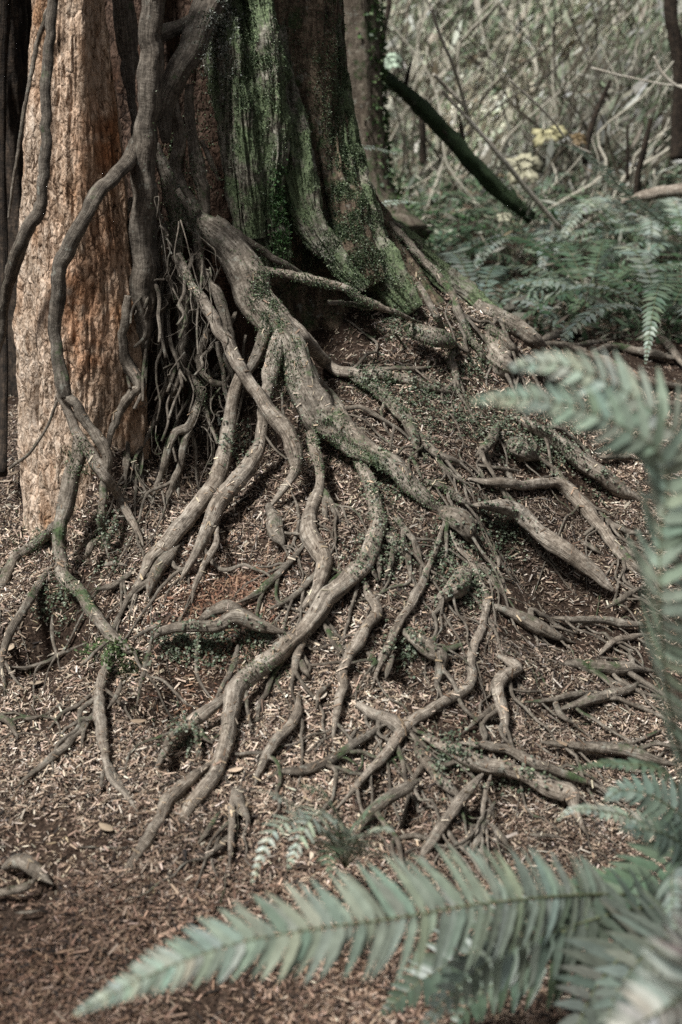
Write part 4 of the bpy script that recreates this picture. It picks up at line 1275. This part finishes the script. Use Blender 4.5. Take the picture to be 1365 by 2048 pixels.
# the tall frond at the right edge that arches left at its tip
pp = px_path([(1440, 1800, 1.95), (1385, 1600, 1.8), (1350, 1460, 1.72), (1331, 1336, 1.67), (1322, 1200, 1.62), (1322, 1080, 1.63), (1335, 980, 1.62), (1318, 905, 1.61), (1250, 856, 1.6), (1150, 815, 1.58), (1040, 795, 1.56), (935, 803, 1.54)], 90)
kk = sstep(0.45, 0.72, np.linspace(0, 1, len(pp)))[:, None]
add_frond(FERN, pp, 0.082, np.array([-0.88, -0.4, 0.25]) * (1 - kk) + np.array([-0.15, -0.85, 0.5]) * kk, spacing=0.0195, wid=0.0145, t0=0.16, cols=((0.27, 0.33, 0.25),), peak=0.55, label='tall upright frond at the right edge with its tip arching left')
add_frond(FERN, px_path([(1470, 1500, 1.85), (1430, 1150, 1.7), (1400, 950, 1.68), (1340, 855, 1.66), (1260, 790, 1.65), (1170, 745, 1.63), (1090, 725, 1.62), (1010, 738, 1.6)], 60), 0.08, (-0.1, -0.8, 0.6), spacing=0.02, wid=0.0145, t0=0.3, cols=((0.38, 0.43, 0.35),), peak=0.5)
# close blurred fronds in the lower right corner
add_frond(FERN, px_path([(1440, 2300, 1.5), (1440, 2150, 1.35), (1425, 2000, 1.25), (1420, 1880, 1.2), (1425, 1760, 1.15), (1450, 1650, 1.1)], 50), 0.085, (-0.2, -0.8, 0.55), spacing=0.021, wid=0.018, t0=0.05, cols=((0.55, 0.56, 0.5),), peak=0.4, label='pale close frond in the lower right corner')
add_frond(FERN, px_path([(1440, 1840, 1.95), (1300, 1815, 1.84), (1150, 1850, 1.76), (1020, 1900, 1.7), (920, 1970, 1.65), (840, 2060, 1.6)], 50), 0.08, (0.1, -0.7, 0.7), spacing=0.021, wid=0.018, t0=0.2, cols=((0.1, 0.12, 0.095),), peak=0.5)
add_frond(FERN, px_path([(1440, 1840, 1.93), (1300, 1870, 1.78), (1210, 1950, 1.68), (1160, 2040, 1.6), (1130, 2140, 1.55)], 50), 0.085, (0.2, -0.7, 0.65), spacing=0.021, wid=0.019, t0=0.2, cols=((0.12, 0.135, 0.11),), peak=0.5)
add_frond(FERN, px_path([(1450, 1860, 1.9), (1350, 1930, 1.7), (1290, 2020, 1.58), (1260, 2120, 1.5)], 40), 0.08, (0.2, -0.7, 0.65), spacing=0.022, wid=0.018, t0=0.15, cols=((0.12, 0.14, 0.115),), peak=0.5)
add_frond(FERN, px_path([(1440, 1830, 1.95), (1330, 1850, 1.9), (1200, 1900, 1.88), (1060, 1930, 1.84), (960, 1990, 1.8), (900, 2060, 1.78)], 40), 0.08, (0.1, -0.6, 0.75), spacing=0.022, wid=0.018, t0=0.15, cols=DKC, peak=0.5)
add_frond(FERN, px_path([(1450, 1900, 1.5), (1400, 1960, 1.32), (1340, 2010, 1.24), (1260, 2060, 1.18), (1180, 2120, 1.14)], 40), 0.075, (0.1, -0.75, 0.65), spacing=0.019, wid=0.016, t0=0.1, cols=((0.5, 0.51, 0.46),), peak=0.4)
add_frond(FERN, px_path([(1440, 1840, 1.95), (1380, 1850, 1.75), (1300, 1900, 1.66), (1230, 1990, 1.6), (1210, 2090, 1.56)], 40), 0.08, (0.2, -0.7, 0.7), spacing=0.018, wid=0.017, t0=0.12, cols=((0.14, 0.165, 0.13),), peak=0.5)
add_frond(FERN, px_path([(1440, 1830, 1.97), (1300, 1830, 1.92), (1150, 1860, 1.88), (1000, 1880, 1.86), (860, 1950, 1.84), (760, 2030, 1.82)], 40), 0.085, (0.1, -0.6, 0.75), spacing=0.019, wid=0.018, t0=0.15, cols=((0.06, 0.085, 0.055),), peak=0.5)
# short fronds round the crown
add_frond(FERN, px_path([(1440, 1640, 2.05), (1340, 1722, 1.95), (1270, 1772, 1.9), (1205, 1815, 1.86), (1150, 1850, 1.84)], 40), 0.07, (-0.3, -0.7, 0.6), spacing=0.019, wid=0.018, t0=0.1, cols=DKC, peak=0.4, stemcol=(0.02, 0.018, 0.015), label='short dark frond with a black stem')
add_frond(FERN, px_path([(1440, 1760, 2.05), (1390, 1660, 2.0), (1320, 1600, 1.97), (1250, 1580, 1.95), (1205, 1605, 1.92)], 40), 0.055, (-0.2, -0.7, 0.7), spacing=0.018, wid=0.017, t0=0.15, cols=((0.18, 0.235, 0.19),), peak=0.4)
add_frond(FERN, px_path([(1440, 1780, 2.1), (1390, 1640, 2.08), (1330, 1545, 2.06), (1240, 1528, 2.04), (1185, 1530, 2.02), (1145, 1545, 2.0)], 40), 0.026, (0.0, -0.2, 0.95), spacing=0.014, wid=0.011, t0=0.3, cols=DKC, peak=0.5)
add_frond(FERN, px_path([(1440, 1770, 2.1), (1350, 1680, 2.06), (1265, 1637, 2.03), (1200, 1622, 2.0), (1148, 1618, 1.98), (1113, 1642, 1.96)], 40), 0.028, (0.0, -0.35, 0.9), spacing=0.014, wid=0.011, t0=0.3, cols=FERNC, peak=0.5)
add_frond(FERN, px_path([(1450, 1800, 2.0), (1400, 1720, 1.9), (1350, 1680, 1.84), (1300, 1660, 1.8), (1240, 1660, 1.76)], 40), 0.06, (-0.1, -0.6, 0.7), spacing=0.02, wid=0.017, t0=0.15, cols=((0.15, 0.2, 0.165),), peak=0.4)
add_frond(FERN, px_path([(1450, 1820, 2.0), (1330, 1790, 1.97), (1230, 1770, 1.95), (1160, 1772, 1.93), (1095, 1792, 1.9)], 40), 0.045, (-0.1, -0.4, 0.9), spacing=0.017, wid=0.015, t0=0.25, cols=DKC, peak=0.45)
add_frond(FERN, px_path([(1450, 1830, 1.98), (1380, 1760, 1.85), (1350, 1740, 1.75), (1345, 1790, 1.65), (1350, 1860, 1.58)], 40), 0.06, (-0.5, -0.6, 0.6), spacing=0.02, wid=0.016, t0=0.15, cols=((0.2, 0.25, 0.21),), peak=0.4)
add_frond(FERN, px_path([(1450, 1500, 1.95), (1420, 1300, 1.85), (1400, 1150, 1.8), (1390, 1000, 1.76), (1420, 880, 1.72)], 40), 0.075, (-0.6, -0.7, 0.3), spacing=0.02, wid=0.017, t0=0.1, cols=FERNC, peak=0.4)

# small fern in the middle foreground
b0 = atY(690, 1735, 2.28)
YF = empty('small_fern', (b0[0], b0[1], float(ground_z(b0[0], b0[1]))), 'small blurred fern with narrow blades sprouting above the long bottom frond', 'fern')
for (pts, Lm, cl) in [([(690, 1735, 2.28), (650, 1660, 2.15), (585, 1610, 2.05), (520, 1578, 1.98)], 0.03, FERNC), ([(690, 1735, 2.28), (640, 1650, 2.12), (560, 1650, 2.0), (520, 1720, 1.93), (503, 1772, 1.9)], 0.026, FERNC),
                      ([(690, 1735, 2.28), (670, 1640, 2.15), (620, 1640, 2.05), (575, 1740, 1.95)], 0.034, FERNC), ([(690, 1735, 2.28), (705, 1660, 2.2), (745, 1610, 2.15), (790, 1590, 2.1)], 0.03, DKC),
                      ([(690, 1735, 2.28), (715, 1680, 2.15), (755, 1655, 2.08), (785, 1665, 2.0)], 0.028, FERNC), ([(690, 1735, 2.28), (680, 1640, 2.2), (650, 1590, 2.15), (600, 1570, 2.1)], 0.03, DKC),
                      ([(690, 1735, 2.28), (660, 1690, 2.1), (655, 1720, 2.02), (665, 1760, 1.98)], 0.03, DKC), ([(690, 1735, 2.28), (720, 1700, 2.15), (700, 1660, 2.05), (640, 1620, 1.98)], 0.034, FERNC)]:
    add_frond(YF, px_path(pts, 30), Lm * 1.7, (0.1, -0.3, 0.95), spacing=0.02, wid=0.0085, t0=0.2, cols=tuple(tuple(1.3 * q_ for q_ in c_) for c_ in cl), peak=0.4, rst=0.002)

# ferns in the background
def bg_fern(u, v, Y, nf, Ln, label, cols, name='sword_fern', pl=0.07, bias=None):
    p = atY(u, v, Y)
    p[2] = float(ground_z(p[0], p[1]))
    e = empty(name, tuple(p), label, 'fern', 'ferns growing behind the tree')
    for k in range(nf):
        a = (k + rng.uniform(-0.3, 0.3)) / nf * 2 * math.pi if bias is None else bias[0] + rng.uniform(-1, 1) * bias[1]
        l = Ln * rng.uniform(0.9, 1.45)
        up = rng.uniform(0.55, 0.95)
        t = np.linspace(0, 1, 16)[:, None]
        dr = np.array([math.cos(a), math.sin(a), 0])
        path = p + dr * l * (0.75 * t ** 1.1) + np.array([0, 0, 1]) * l * (up * t - (up * 0.85 + 0.1) * t ** 2.2)
        Tn = unit(np.gradient(path, axis=0))
        sd = np.cross(Tn, np.array([0, 0, 1.0]))
        nn = unit(np.cross(sd, Tn))
        add_frond(e, path, pl, nn, spacing=0.026, wid=0.02, t0=0.18, cols=cols, rows=3, rst=0.003, peak=0.4)
    return e


BGC = ((0.17, 0.22, 0.17), (0.1, 0.15, 0.09), (0.26, 0.3, 0.25))
bg_fern(1330, 600, 5.7, 13, 0.75, 'fern at the right edge behind the broken stub, with a dark hollow below', ((0.08, 0.13, 0.075), (0.13, 0.18, 0.12), (0.24, 0.28, 0.23)))
bg_fern(1180, 590, 6.3, 14, 0.8, 'fern behind the broken stub, left of the one at the right edge', ((0.06, 0.11, 0.055), (0.1, 0.15, 0.09), (0.2, 0.25, 0.19)))
bg_fern(960, 560, 6.0, 11, 0.65, 'pale feathery fern just right of the mossy root flare', ((0.2, 0.24, 0.2), (0.14, 0.19, 0.15)))
bg_fern(1290, 470, 7.6, 14, 0.95, 'tall fern below the arching pale frond at the right', BGC)
bg_fern(1090, 500, 7.4, 11, 0.75, 'fern at the foot of the pale dead branch', BGC)
bg_fern(860, 480, 7.2, 11, 0.65, 'fern at the foot of the slender mossy tree', ((0.06, 0.11, 0.055), (0.09, 0.14, 0.09)))
bg_fern(1380, 450, 7.2, 12, 0.85, 'fern at the right edge beside the pale fallen log', BGC)
bg_fern(760, 400, 8.2, 11, 0.8, 'bright green fern half hidden behind the slender mossy tree', ((0.05, 0.12, 0.045), (0.08, 0.14, 0.07)))
bg_fern(1180, 400, 9.0, 12, 1.0, 'distant fern below the yellow leaves', BGC)
bg_fern(980, 420, 8.8, 12, 0.8, 'distant fern under the leaning mossy log', ((0.06, 0.1, 0.055), (0.1, 0.13, 0.09)))

# ------------------------------------------------------------------ background trees, logs, sticks
def limb(name, reg, pts, m, label, cat, group=None, seg=14, rough=0.15, parent=None):
    C = np.array([(*src(reg, p[0], p[1]), p[2] / SZ, p[3]) for p in pts])
    S = catmull(C, [10] * (len(C) - 1))
    P = np.array([atY(s[0], s[1], s[3]) for s in S])
    rad = np.array([s[2] / FPX * depth_of(p) for s, p in zip(S, P)])
    mb = MB()
    tube(mb, P, rad, seg=seg, rough=rough, seed=C[0, 0])
    if parent is not None:
        return child(mb, name, m, parent), P
    o = mb.build(name, m, origin=tuple(P[-1]))
    tag(o, label, cat, group)
    return o, P


p = atY(760, 430, 6.6)
BT = empty('slender_tree', (p[0] - 0.06, 6.6, 0.3), 'slender mossy tree trunk just behind the big tree', 'tree')
_, PT = limb('trunk', 'B', [(96, -1200, 72, 6.6), (98, -400, 80, 6.6), (100, 0, 84, 6.6), (104, 200, 86, 6.6), (112, 400, 86, 6.6), (122, 600, 90, 6.6), (140, 740, 104, 6.58), (180, 860, 140, 6.55), (210, 960, 190, 6.5)], M_BGBARK, None, None, seg=28, parent=BT)
bm_ = MB()
n = 5000
idx = rng.integers(0, len(PT), n)
a = rng.uniform(0, 6.28, n)
rr = np.interp(idx, [0, len(PT) * 0.7, len(PT)], [0.097, 0.11, 0.2])
H = PT[idx] + np.stack([np.cos(a) * rr, np.sin(a) * rr, rng.uniform(-0.05, 0.05, n)], -1)
NN = np.stack([np.cos(a), np.sin(a), 0 * a], -1)
kp = (np.cos(a - 0.1) > rng.uniform(-0.2, 1, n)) | (idx > len(PT) * 0.82)
H, NN = H[kp], NN[kp]
quads(H, unit(NN + rng.normal(0, 0.8, H.shape)), unit(rng.normal(0, 1, H.shape)), rng.uniform(0.012, 0.035, len(H)), rng.uniform(0.008, 0.02, len(H)), palette(len(H), [(0.06, 0.11, 0.035), (0.035, 0.07, 0.02), (0.1, 0.14, 0.06)], 0.2), bm_)
o = child(bm_, 'moss', M_LEAF, BT)
o['kind'] = 'stuff'

M_MOSSLOG = bark_mat('moss_log', (0.008, 0.01, 0.006), (0.022, 0.028, 0.016), (0.05, 0.055, 0.035), 0.3, moss_col=((0.012, 0.022, 0.01), (0.05, 0.08, 0.034)))
LL = empty('leaning_log', tuple(atY(*src('B', 775, 850), 7.1)), 'dark mossy leaning log reaching from the slender tree to the ferns', 'log')
_, PL = limb('stem', 'B', [(150, 255, 18, 6.75), (195, 295, 23, 6.78), (300, 375, 25, 6.85), (400, 470, 29, 6.9), (490, 570, 31, 6.95), (570, 660, 30, 7.0), (680, 770, 27, 7.05), (775, 850, 22, 7.1)], M_MOSSLOG, None, None, parent=LL, rough=0.25)
ml = MB()
for q in range(5000):
    i = int(rng.integers(0, len(PL)))
    nn = unit(rng.normal(0, 1, 3) * np.array([1, 1, 1]) + np.array([0, 0, 0.5]))
    tg = unit(PL[min(i + 1, len(PL) - 1)] - PL[max(i - 1, 0)])
    nn = unit(nn - tg * (nn @ tg))
    b_ = PL[i] + nn * 0.027 + tg * rng.uniform(-0.04, 0.04)
    quads(b_[None], unit(nn + rng.normal(0, 0.7, 3))[None], unit(rng.normal(0, 1, 3))[None], [rng.uniform(0.005, 0.016)], [rng.uniform(0.003, 0.007)], palette(1, [(0.04, 0.065, 0.028), (0.02, 0.034, 0.014), (0.08, 0.11, 0.05)], 0.2), ml)
o = child(ml, 'moss', M_LEAF, LL)
o['kind'] = 'stuff'
for (i, a_, l_) in [(18, 1.2, 0.16), (30, -0.6, 0.12), (44, 1.9, 0.2)]:
    d_ = np.array([math.cos(a_) * 0.6, -0.2, math.sin(a_)])
    mb = MB()
    tube(mb, np.array([PL[i] + d_ * l_ * t_ for t_ in np.linspace(0, 1, 6)]), np.linspace(0.012, 0.004, 6), seg=8)
    child(mb, 'broken_twig', M_DARK, LL)

p = atY(12, 300, 4.75)
DT = empty('shaded_tree', (p[0], 4.75, 0.3), 'dark shaded tree trunk behind the stump at the left edge', 'tree')
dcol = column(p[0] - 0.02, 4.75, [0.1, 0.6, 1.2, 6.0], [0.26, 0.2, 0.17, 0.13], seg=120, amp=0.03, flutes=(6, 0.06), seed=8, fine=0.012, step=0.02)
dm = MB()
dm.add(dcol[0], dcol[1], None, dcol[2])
child(dm, 'trunk', M_DARK, DT)  # the deep shade on this tree is put into its near-black bark colour
limb('root', 'A', [(20, -90, 26, 4.3), (14, 100, 28, 4.3), (8, 300, 22, 4.3), (6, 600, 18, 4.28), (14, 1000, 18, 4.2), (12, 1500, 20, 4.0), (10, 1850, 22, 3.8)], M_DARK, None, None, seg=16, parent=DT)

DB = empty('dead_branch', tuple(atY(*src('B', 880, 885), 6.9)), 'long thin pale dead branch leaning to the left across the thicket', 'branch')
limb('stem', 'B', [(425, 355, 6, 6.6), (520, 455, 9, 6.65), (640, 590, 10, 6.7), (760, 740, 10, 6.8), (888, 890, 9, 6.9)], M_PALE, None, None, seg=8, parent=DB)
limb('fork', 'B', [(385, 30, 5, 6.4), (420, 140, 7, 6.45), (465, 240, 7, 6.5), (500, 350, 7, 6.6), (525, 440, 7, 6.65)], M_PALE, None, None, seg=8, parent=DB)
limb('fork', 'B', [(395, 290, 7, 6.55), (440, 335, 9, 6.6), (490, 385, 9, 6.62), (522, 430, 8, 6.65)], M_PALE, None, None, seg=8, parent=DB)
limb('twig', 'B', [(690, 310, 4, 6.5), (780, 390, 5, 6.55), (860, 470, 5, 6.6), (920, 550, 4, 6.65), (1010, 600, 4, 6.7)], M_PALE, 'thin pale twig hanging above the arching pale frond', 'twig', seg=7)
limb('twig', 'B', [(1010, 265, 4, 7.0), (1150, 300, 4, 7.0), (1300, 330, 4, 7.0), (1400, 335, 4, 7.0)], M_PALE, 'thin pale twig lying nearly level at the upper right', 'twig', seg=7)
limb('twig', 'B', [(1255, 220, 5, 6.9), (1290, 290, 6, 6.9), (1345, 335, 5, 6.9), (1400, 350, 4, 6.9)], M_PALE, 'short bent pale twig beside the dark thin tree at the right edge', 'twig', seg=7)
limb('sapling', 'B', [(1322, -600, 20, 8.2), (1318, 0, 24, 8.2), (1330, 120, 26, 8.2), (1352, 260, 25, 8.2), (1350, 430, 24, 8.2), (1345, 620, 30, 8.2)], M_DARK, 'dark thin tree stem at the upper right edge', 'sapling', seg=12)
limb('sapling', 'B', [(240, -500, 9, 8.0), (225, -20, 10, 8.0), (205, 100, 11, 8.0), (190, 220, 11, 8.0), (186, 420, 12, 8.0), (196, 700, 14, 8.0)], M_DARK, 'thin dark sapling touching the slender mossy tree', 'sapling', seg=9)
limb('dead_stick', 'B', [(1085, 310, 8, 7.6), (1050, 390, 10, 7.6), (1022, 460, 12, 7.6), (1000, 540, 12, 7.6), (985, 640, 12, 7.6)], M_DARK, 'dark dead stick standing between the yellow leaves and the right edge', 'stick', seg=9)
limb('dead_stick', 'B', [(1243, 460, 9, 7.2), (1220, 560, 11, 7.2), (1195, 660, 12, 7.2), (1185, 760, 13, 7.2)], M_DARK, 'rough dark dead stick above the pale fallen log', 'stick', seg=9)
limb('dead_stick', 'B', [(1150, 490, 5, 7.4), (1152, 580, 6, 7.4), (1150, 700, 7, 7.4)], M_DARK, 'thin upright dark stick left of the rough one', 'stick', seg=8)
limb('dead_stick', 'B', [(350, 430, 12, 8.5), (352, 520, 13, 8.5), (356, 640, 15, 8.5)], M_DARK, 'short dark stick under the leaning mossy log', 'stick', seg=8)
limb('fallen_log', 'B', [(1130, 790, 8, 6.95), (1180, 772, 15, 6.9), (1250, 758, 22, 6.85), (1320, 746, 26, 6.8), (1450, 735, 30, 6.75)], M_ROOTL, 'pale fallen log lying among ferns at the right edge', 'log', seg=16)
for (pts, lab) in [([(80, 570, 4, 5.6), (160, 575, 4, 5.65), (220, 590, 4, 5.7), (270, 608, 3, 5.7)], 'upper pale frond tip poking past the root flare'), ([(165, 800, 4, 5.4), (240, 788, 4, 5.45), (290, 785, 4, 5.5), (345, 793, 3, 5.5)], 'lower pale frond tip poking past the root flare')]:
    C = [atY(*src('B', q[0], q[1]), q[3]) for q in pts]
    e = empty('fern_frond', tuple(C[0]), lab, 'fern')
    add_frond(e, catmull(np.array(C), [8] * 3), 0.022, (0, -0.5, 0.85), spacing=0.014, wid=0.012, t0=0.05, cols=((0.3, 0.34, 0.28),), rows=3)
C = [atY(*src('B', a, b), Y) for (a, b, Y) in [(1330, 900, 6.6), (1240, 830, 6.4), (1185, 790, 6.3), (1110, 715, 6.2), (1050, 650, 6.1), (960, 585, 6.0), (880, 562, 5.9), (800, 566, 5.85)]]
e = empty('fern_frond', tuple(C[0]), 'pale arching frond standing out against the thicket at the right', 'fern')
add_frond(e, catmull(np.array(C), [8] * 7), 0.05, (-0.3, -0.1, 0.95), spacing=0.022, wid=0.016, t0=0.1, cols=((0.24, 0.29, 0.23),), rows=4)

# yellow leaves caught in the undergrowth
def maple_leaf(u, v, Y, size, nrm, label, c):
    p = atY(u, v, Y)
    n = unit(np.array(nrm, float))
    a = unit(np.cross(n, np.array([0.3, 0.2, 1.0])))
    b = np.cross(n, a)
    k = 60
    th = np.linspace(0, 2 * math.pi, k, endpoint=False)
    r = 0.62 + 0.3 * np.abs(np.cos(2.5 * th)) ** 0.7 + 0.06 * np.cos(15 * th)
    r = r * np.where(np.abs(th - math.pi) < 0.3, 0.55, 1)
    V = [p]
    cs = [np.array(c)]
    for q in (0.4, 0.75, 1.0):
        for t_, r_ in zip(th, r):
            rr = q * r_ * size / 2
            V.append(p + a * rr * math.cos(t_) + b * rr * math.sin(t_) + n * (0.10 * size * math.sin(3 * t_ + 1) * q * q - 0.12 * size * q * q))
            cs.append(np.array(c) * (1 - 0.25 * (q > 0.9) - 0.5 * (math.sin(2 * t_ + u) > 0.75) * (q > 0.5)))
    F = [[0, 1 + i, 1 + (i + 1) % k, 1 + (i + 1) % k] for i in range(k)]
    for q in range(2):
        o_ = 1 + q * k
        F += [[o_ + i, o_ + (i + 1) % k, o_ + k + (i + 1) % k, o_ + k + i] for i in range(k)]
    mb = MB()
    mb.add(V, F, np.array(cs))
    o = mb.build('maple_leaf', M_LEAF, origin=tuple(p))
    md = o.modifiers.new('thickness', 'SOLIDIFY')
    md.thickness = 0.002
    tag(o, label, 'leaf', 'yellow leaves caught in the undergrowth')


YL = (0.5, 0.47, 0.33)
maple_leaf(1050, 328, 6.9, 0.23, (0.1, -0.6, 0.8), 'large yellow maple leaf with brown edges beside the pale dead branch', YL)
maple_leaf(1097, 262, 7.4, 0.2, (-0.2, -0.4, 0.85), 'dull yellow maple leaf higher up above the pale arching frond', (0.46, 0.42, 0.24))
maple_leaf(1010, 432, 6.7, 0.085, (0, -0.5, 0.85), 'small pale yellow leaf low between the leaning log and the pale branch', (0.6, 0.58, 0.42))
maple_leaf(785, 118, 8.6, 0.17, (0.2, -0.6, 0.8), 'pale green leaf hanging beside the slender mossy tree', (0.45, 0.55, 0.42))
maple_leaf(1160, 275, 7.5, 0.12, (0.3, -0.5, 0.8), 'brown withered leaf right of the dull yellow leaf', (0.2, 0.14, 0.07))

# a few single leaves on the litter
def dry_leaf(reg, x, y, size, ang, c, label):
    u, v = src(reg, x, y)
    h, nn, d = cast(u, v, gonly)
    z = float(ground_z(h[0], h[1])) + 0.016
    q = np.linspace(0, 1, 9)
    w = np.sin(q * math.pi) ** 0.8 * size * 0.22
    dr = np.array([math.cos(ang), math.sin(ang), 0.0])
    sd = np.array([-math.sin(ang), math.cos(ang), 0.0])
    cen = np.array([h[0], h[1], z]) + np.outer((q - 0.5) * size, dr) + np.outer(0.12 * size * (2 * q - 1) ** 2, [0, 0, 1])
    V = np.stack([cen + sd * w[:, None] + np.array([0, 0, 1]) * w[:, None] * 0.4, cen, cen - sd * w[:, None] + np.array([0, 0, 1]) * w[:, None] * 0.35], 1).reshape(-1, 3)
    i = np.arange(8) * 3
    F = np.concatenate([np.stack([i + a, i + a + 1, i + a + 4, i + a + 3], -1) for a in (0, 1)])
    mb = MB()
    mb.add(V, F, c)
    o = mb.build('fallen_leaf', M_LITTER, origin=(h[0], h[1], z))
    md = o.modifiers.new('thickness', 'SOLIDIFY')
    md.thickness = 0.0012
    tag(o, label, 'leaf', 'dry leaves on the litter')


dry_leaf('E', 140, 570, 0.036, 0.2, (0.28, 0.22, 0.16), 'pale tan dry leaf on the litter at the left edge below the left roots')
dry_leaf('E', 540, 690, 0.036, 0.0, (0.22, 0.16, 0.11), 'brown dry leaf lying under the hollow in the left middle')
dry_leaf('G', 415, 315, 0.042, -0.7, (0.26, 0.2, 0.14), 'curled tan leaf right of the root knob at lower left')
dry_leaf('E', 920, 890, 0.035, 0.4, (0.45, 0.34, 0.25), 'pale pinkish curled leaf at the foot of the thick middle root')
dry_leaf('E', 1250, 610, 0.045, 0.9, (0.5, 0.43, 0.35), 'narrow pale leaf lying beside a root in the middle of the slope')
dry_leaf('E', 30, 310, 0.05, 1.7, (0.42, 0.33, 0.24), 'upright pale chip beside the leftmost root')

# ------------------------------------------------------------------ thicket and undergrowth
th = MB()
N = 80000
Y = 8.6 + 6.5 * rng.random(N)
X = rng.uniform(-0.25, 1, N) * (0.28 * Y + 0.6)
gz = ground_smooth(X, Y)
cl = fbm(np.stack([X * 1.5, Y * 0.8, np.zeros(N)], -1), 3)
Z = gz + rng.random(N) ** 1.3 * np.clip(0.75 + 1.1 * cl, 0.1, 2)
sgn = rng.choice([-1, 1], N, p=[0.35, 0.65])
D = unit(np.stack([sgn * rng.normal(0.35, 0.4, N), rng.normal(0, 0.3, N), sgn * rng.normal(0.6, 0.5, N)], -1))
Nn = unit(rng.normal(0, 0.5, (N, 3)) + np.array([-0.25, -0.5, 0.8]))
L = rng.lognormal(math.log(0.092), 0.4, N)
c1 = palette(N, [(0.62, 0.59, 0.48), (0.5, 0.45, 0.35), (0.46, 0.5, 0.36), (0.74, 0.73, 0.64), (0.16, 0.13, 0.09), (0.3, 0.37, 0.24)], 0.2, [0.3, 0.18, 0.17, 0.2, 0.06, 0.09])
gr = fbm(np.stack([X * 0.9, Y * 0.7, np.ones(N) * 9], -1), 3) + 0.35 * (10.5 - Y) / 2 > rng.uniform(-0.1, 1.1, N)
c1[gr] = palette(int(gr.sum()), [(0.3, 0.38, 0.24), (0.42, 0.49, 0.34), (0.16, 0.22, 0.12)], 0.2)
c1 *= np.clip(0.9 + 0.6 * fbm(np.stack([X * 1.1, Y * 0.9, np.ones(N) * 4], -1), 3), 0.4, 1.4)[:, None]
quads(np.stack([X, Y, Z], -1), D, Nn, L, L * rng.uniform(0.1, 0.28, N), c1, th)
for q in range(620):
    Yq = rng.uniform(8.2, 14)
    Xq = rng.uniform(0.02, 1) * (0.27 * Yq + 0.5)
    g = float(ground_smooth(Xq, Yq))
    n = 8
    t = np.linspace(0, 1, n)
    hh = rng.uniform(0.5, 1.6)
    ln = rng.normal(0.15, 0.5)
    P = np.stack([Xq + ln * t * hh + 0.05 * rng.normal(0, 1, n), Yq + 0.05 * rng.normal(0, 1, n), g - 0.05 + hh * t], -1)
    P = catmull(P, [3] * (n - 1))
    tube(th, P, np.linspace(1, 0.35, len(P)) * rng.uniform(0.004, 0.011), seg=6, rough=0, col=np.array([(0.06, 0.052, 0.038), (0.55, 0.51, 0.42), (0.1, 0.085, 0.06)][q % 3]))
o = th.build('thicket', M_THICK, smooth=False)
tag(o, 'tangle of tan leaves and thin stems filling the background', 'thicket', kind='stuff')

ug = MB()
N = 26000
Y = rng.uniform(5.4, 10.5, N)
X = rng.uniform(0.0, 1, N) * (0.27 * Y + 0.5)
kp = ~((Y < 5.9) & (X < 0.62))
X, Y = X[kp], Y[kp]
N = len(X)
gz = ground_z(X, Y)
cl = np.clip(fbm(np.stack([X * 2.2, Y * 1.6, np.ones(N)], -1), 3), -0.8, 1)
Z = gz + rng.random(N) ** 1.6 * np.clip(0.1 + 0.07 * (Y - 5.4), 0.05, 0.32) * (1 + 0.7 * cl)
D = unit(np.stack([rng.normal(0, 0.8, N), rng.normal(0, 0.6, N), rng.normal(0.1, 0.5, N)], -1))
Nn = unit(rng.normal(0, 0.5, (N, 3)) + np.array([0, -0.3, 0.9]))
L = rng.lognormal(math.log(0.045), 0.45, N)
quads(np.stack([X, Y, Z], -1), D, Nn, L, L * rng.uniform(0.1, 0.32, N), palette(N, [(0.07, 0.12, 0.06), (0.12, 0.17, 0.1), (0.22, 0.2, 0.15), (0.3, 0.29, 0.23), (0.04, 0.05, 0.03), (0.16, 0.12, 0.08)], 0.25, [0.22, 0.18, 0.2, 0.14, 0.14, 0.12]), ug)
o = ug.build('undergrowth', M_LEAF, smooth=False)
tag(o, 'low green and brown undergrowth between the ferns behind the tree', 'undergrowth', kind='stuff')
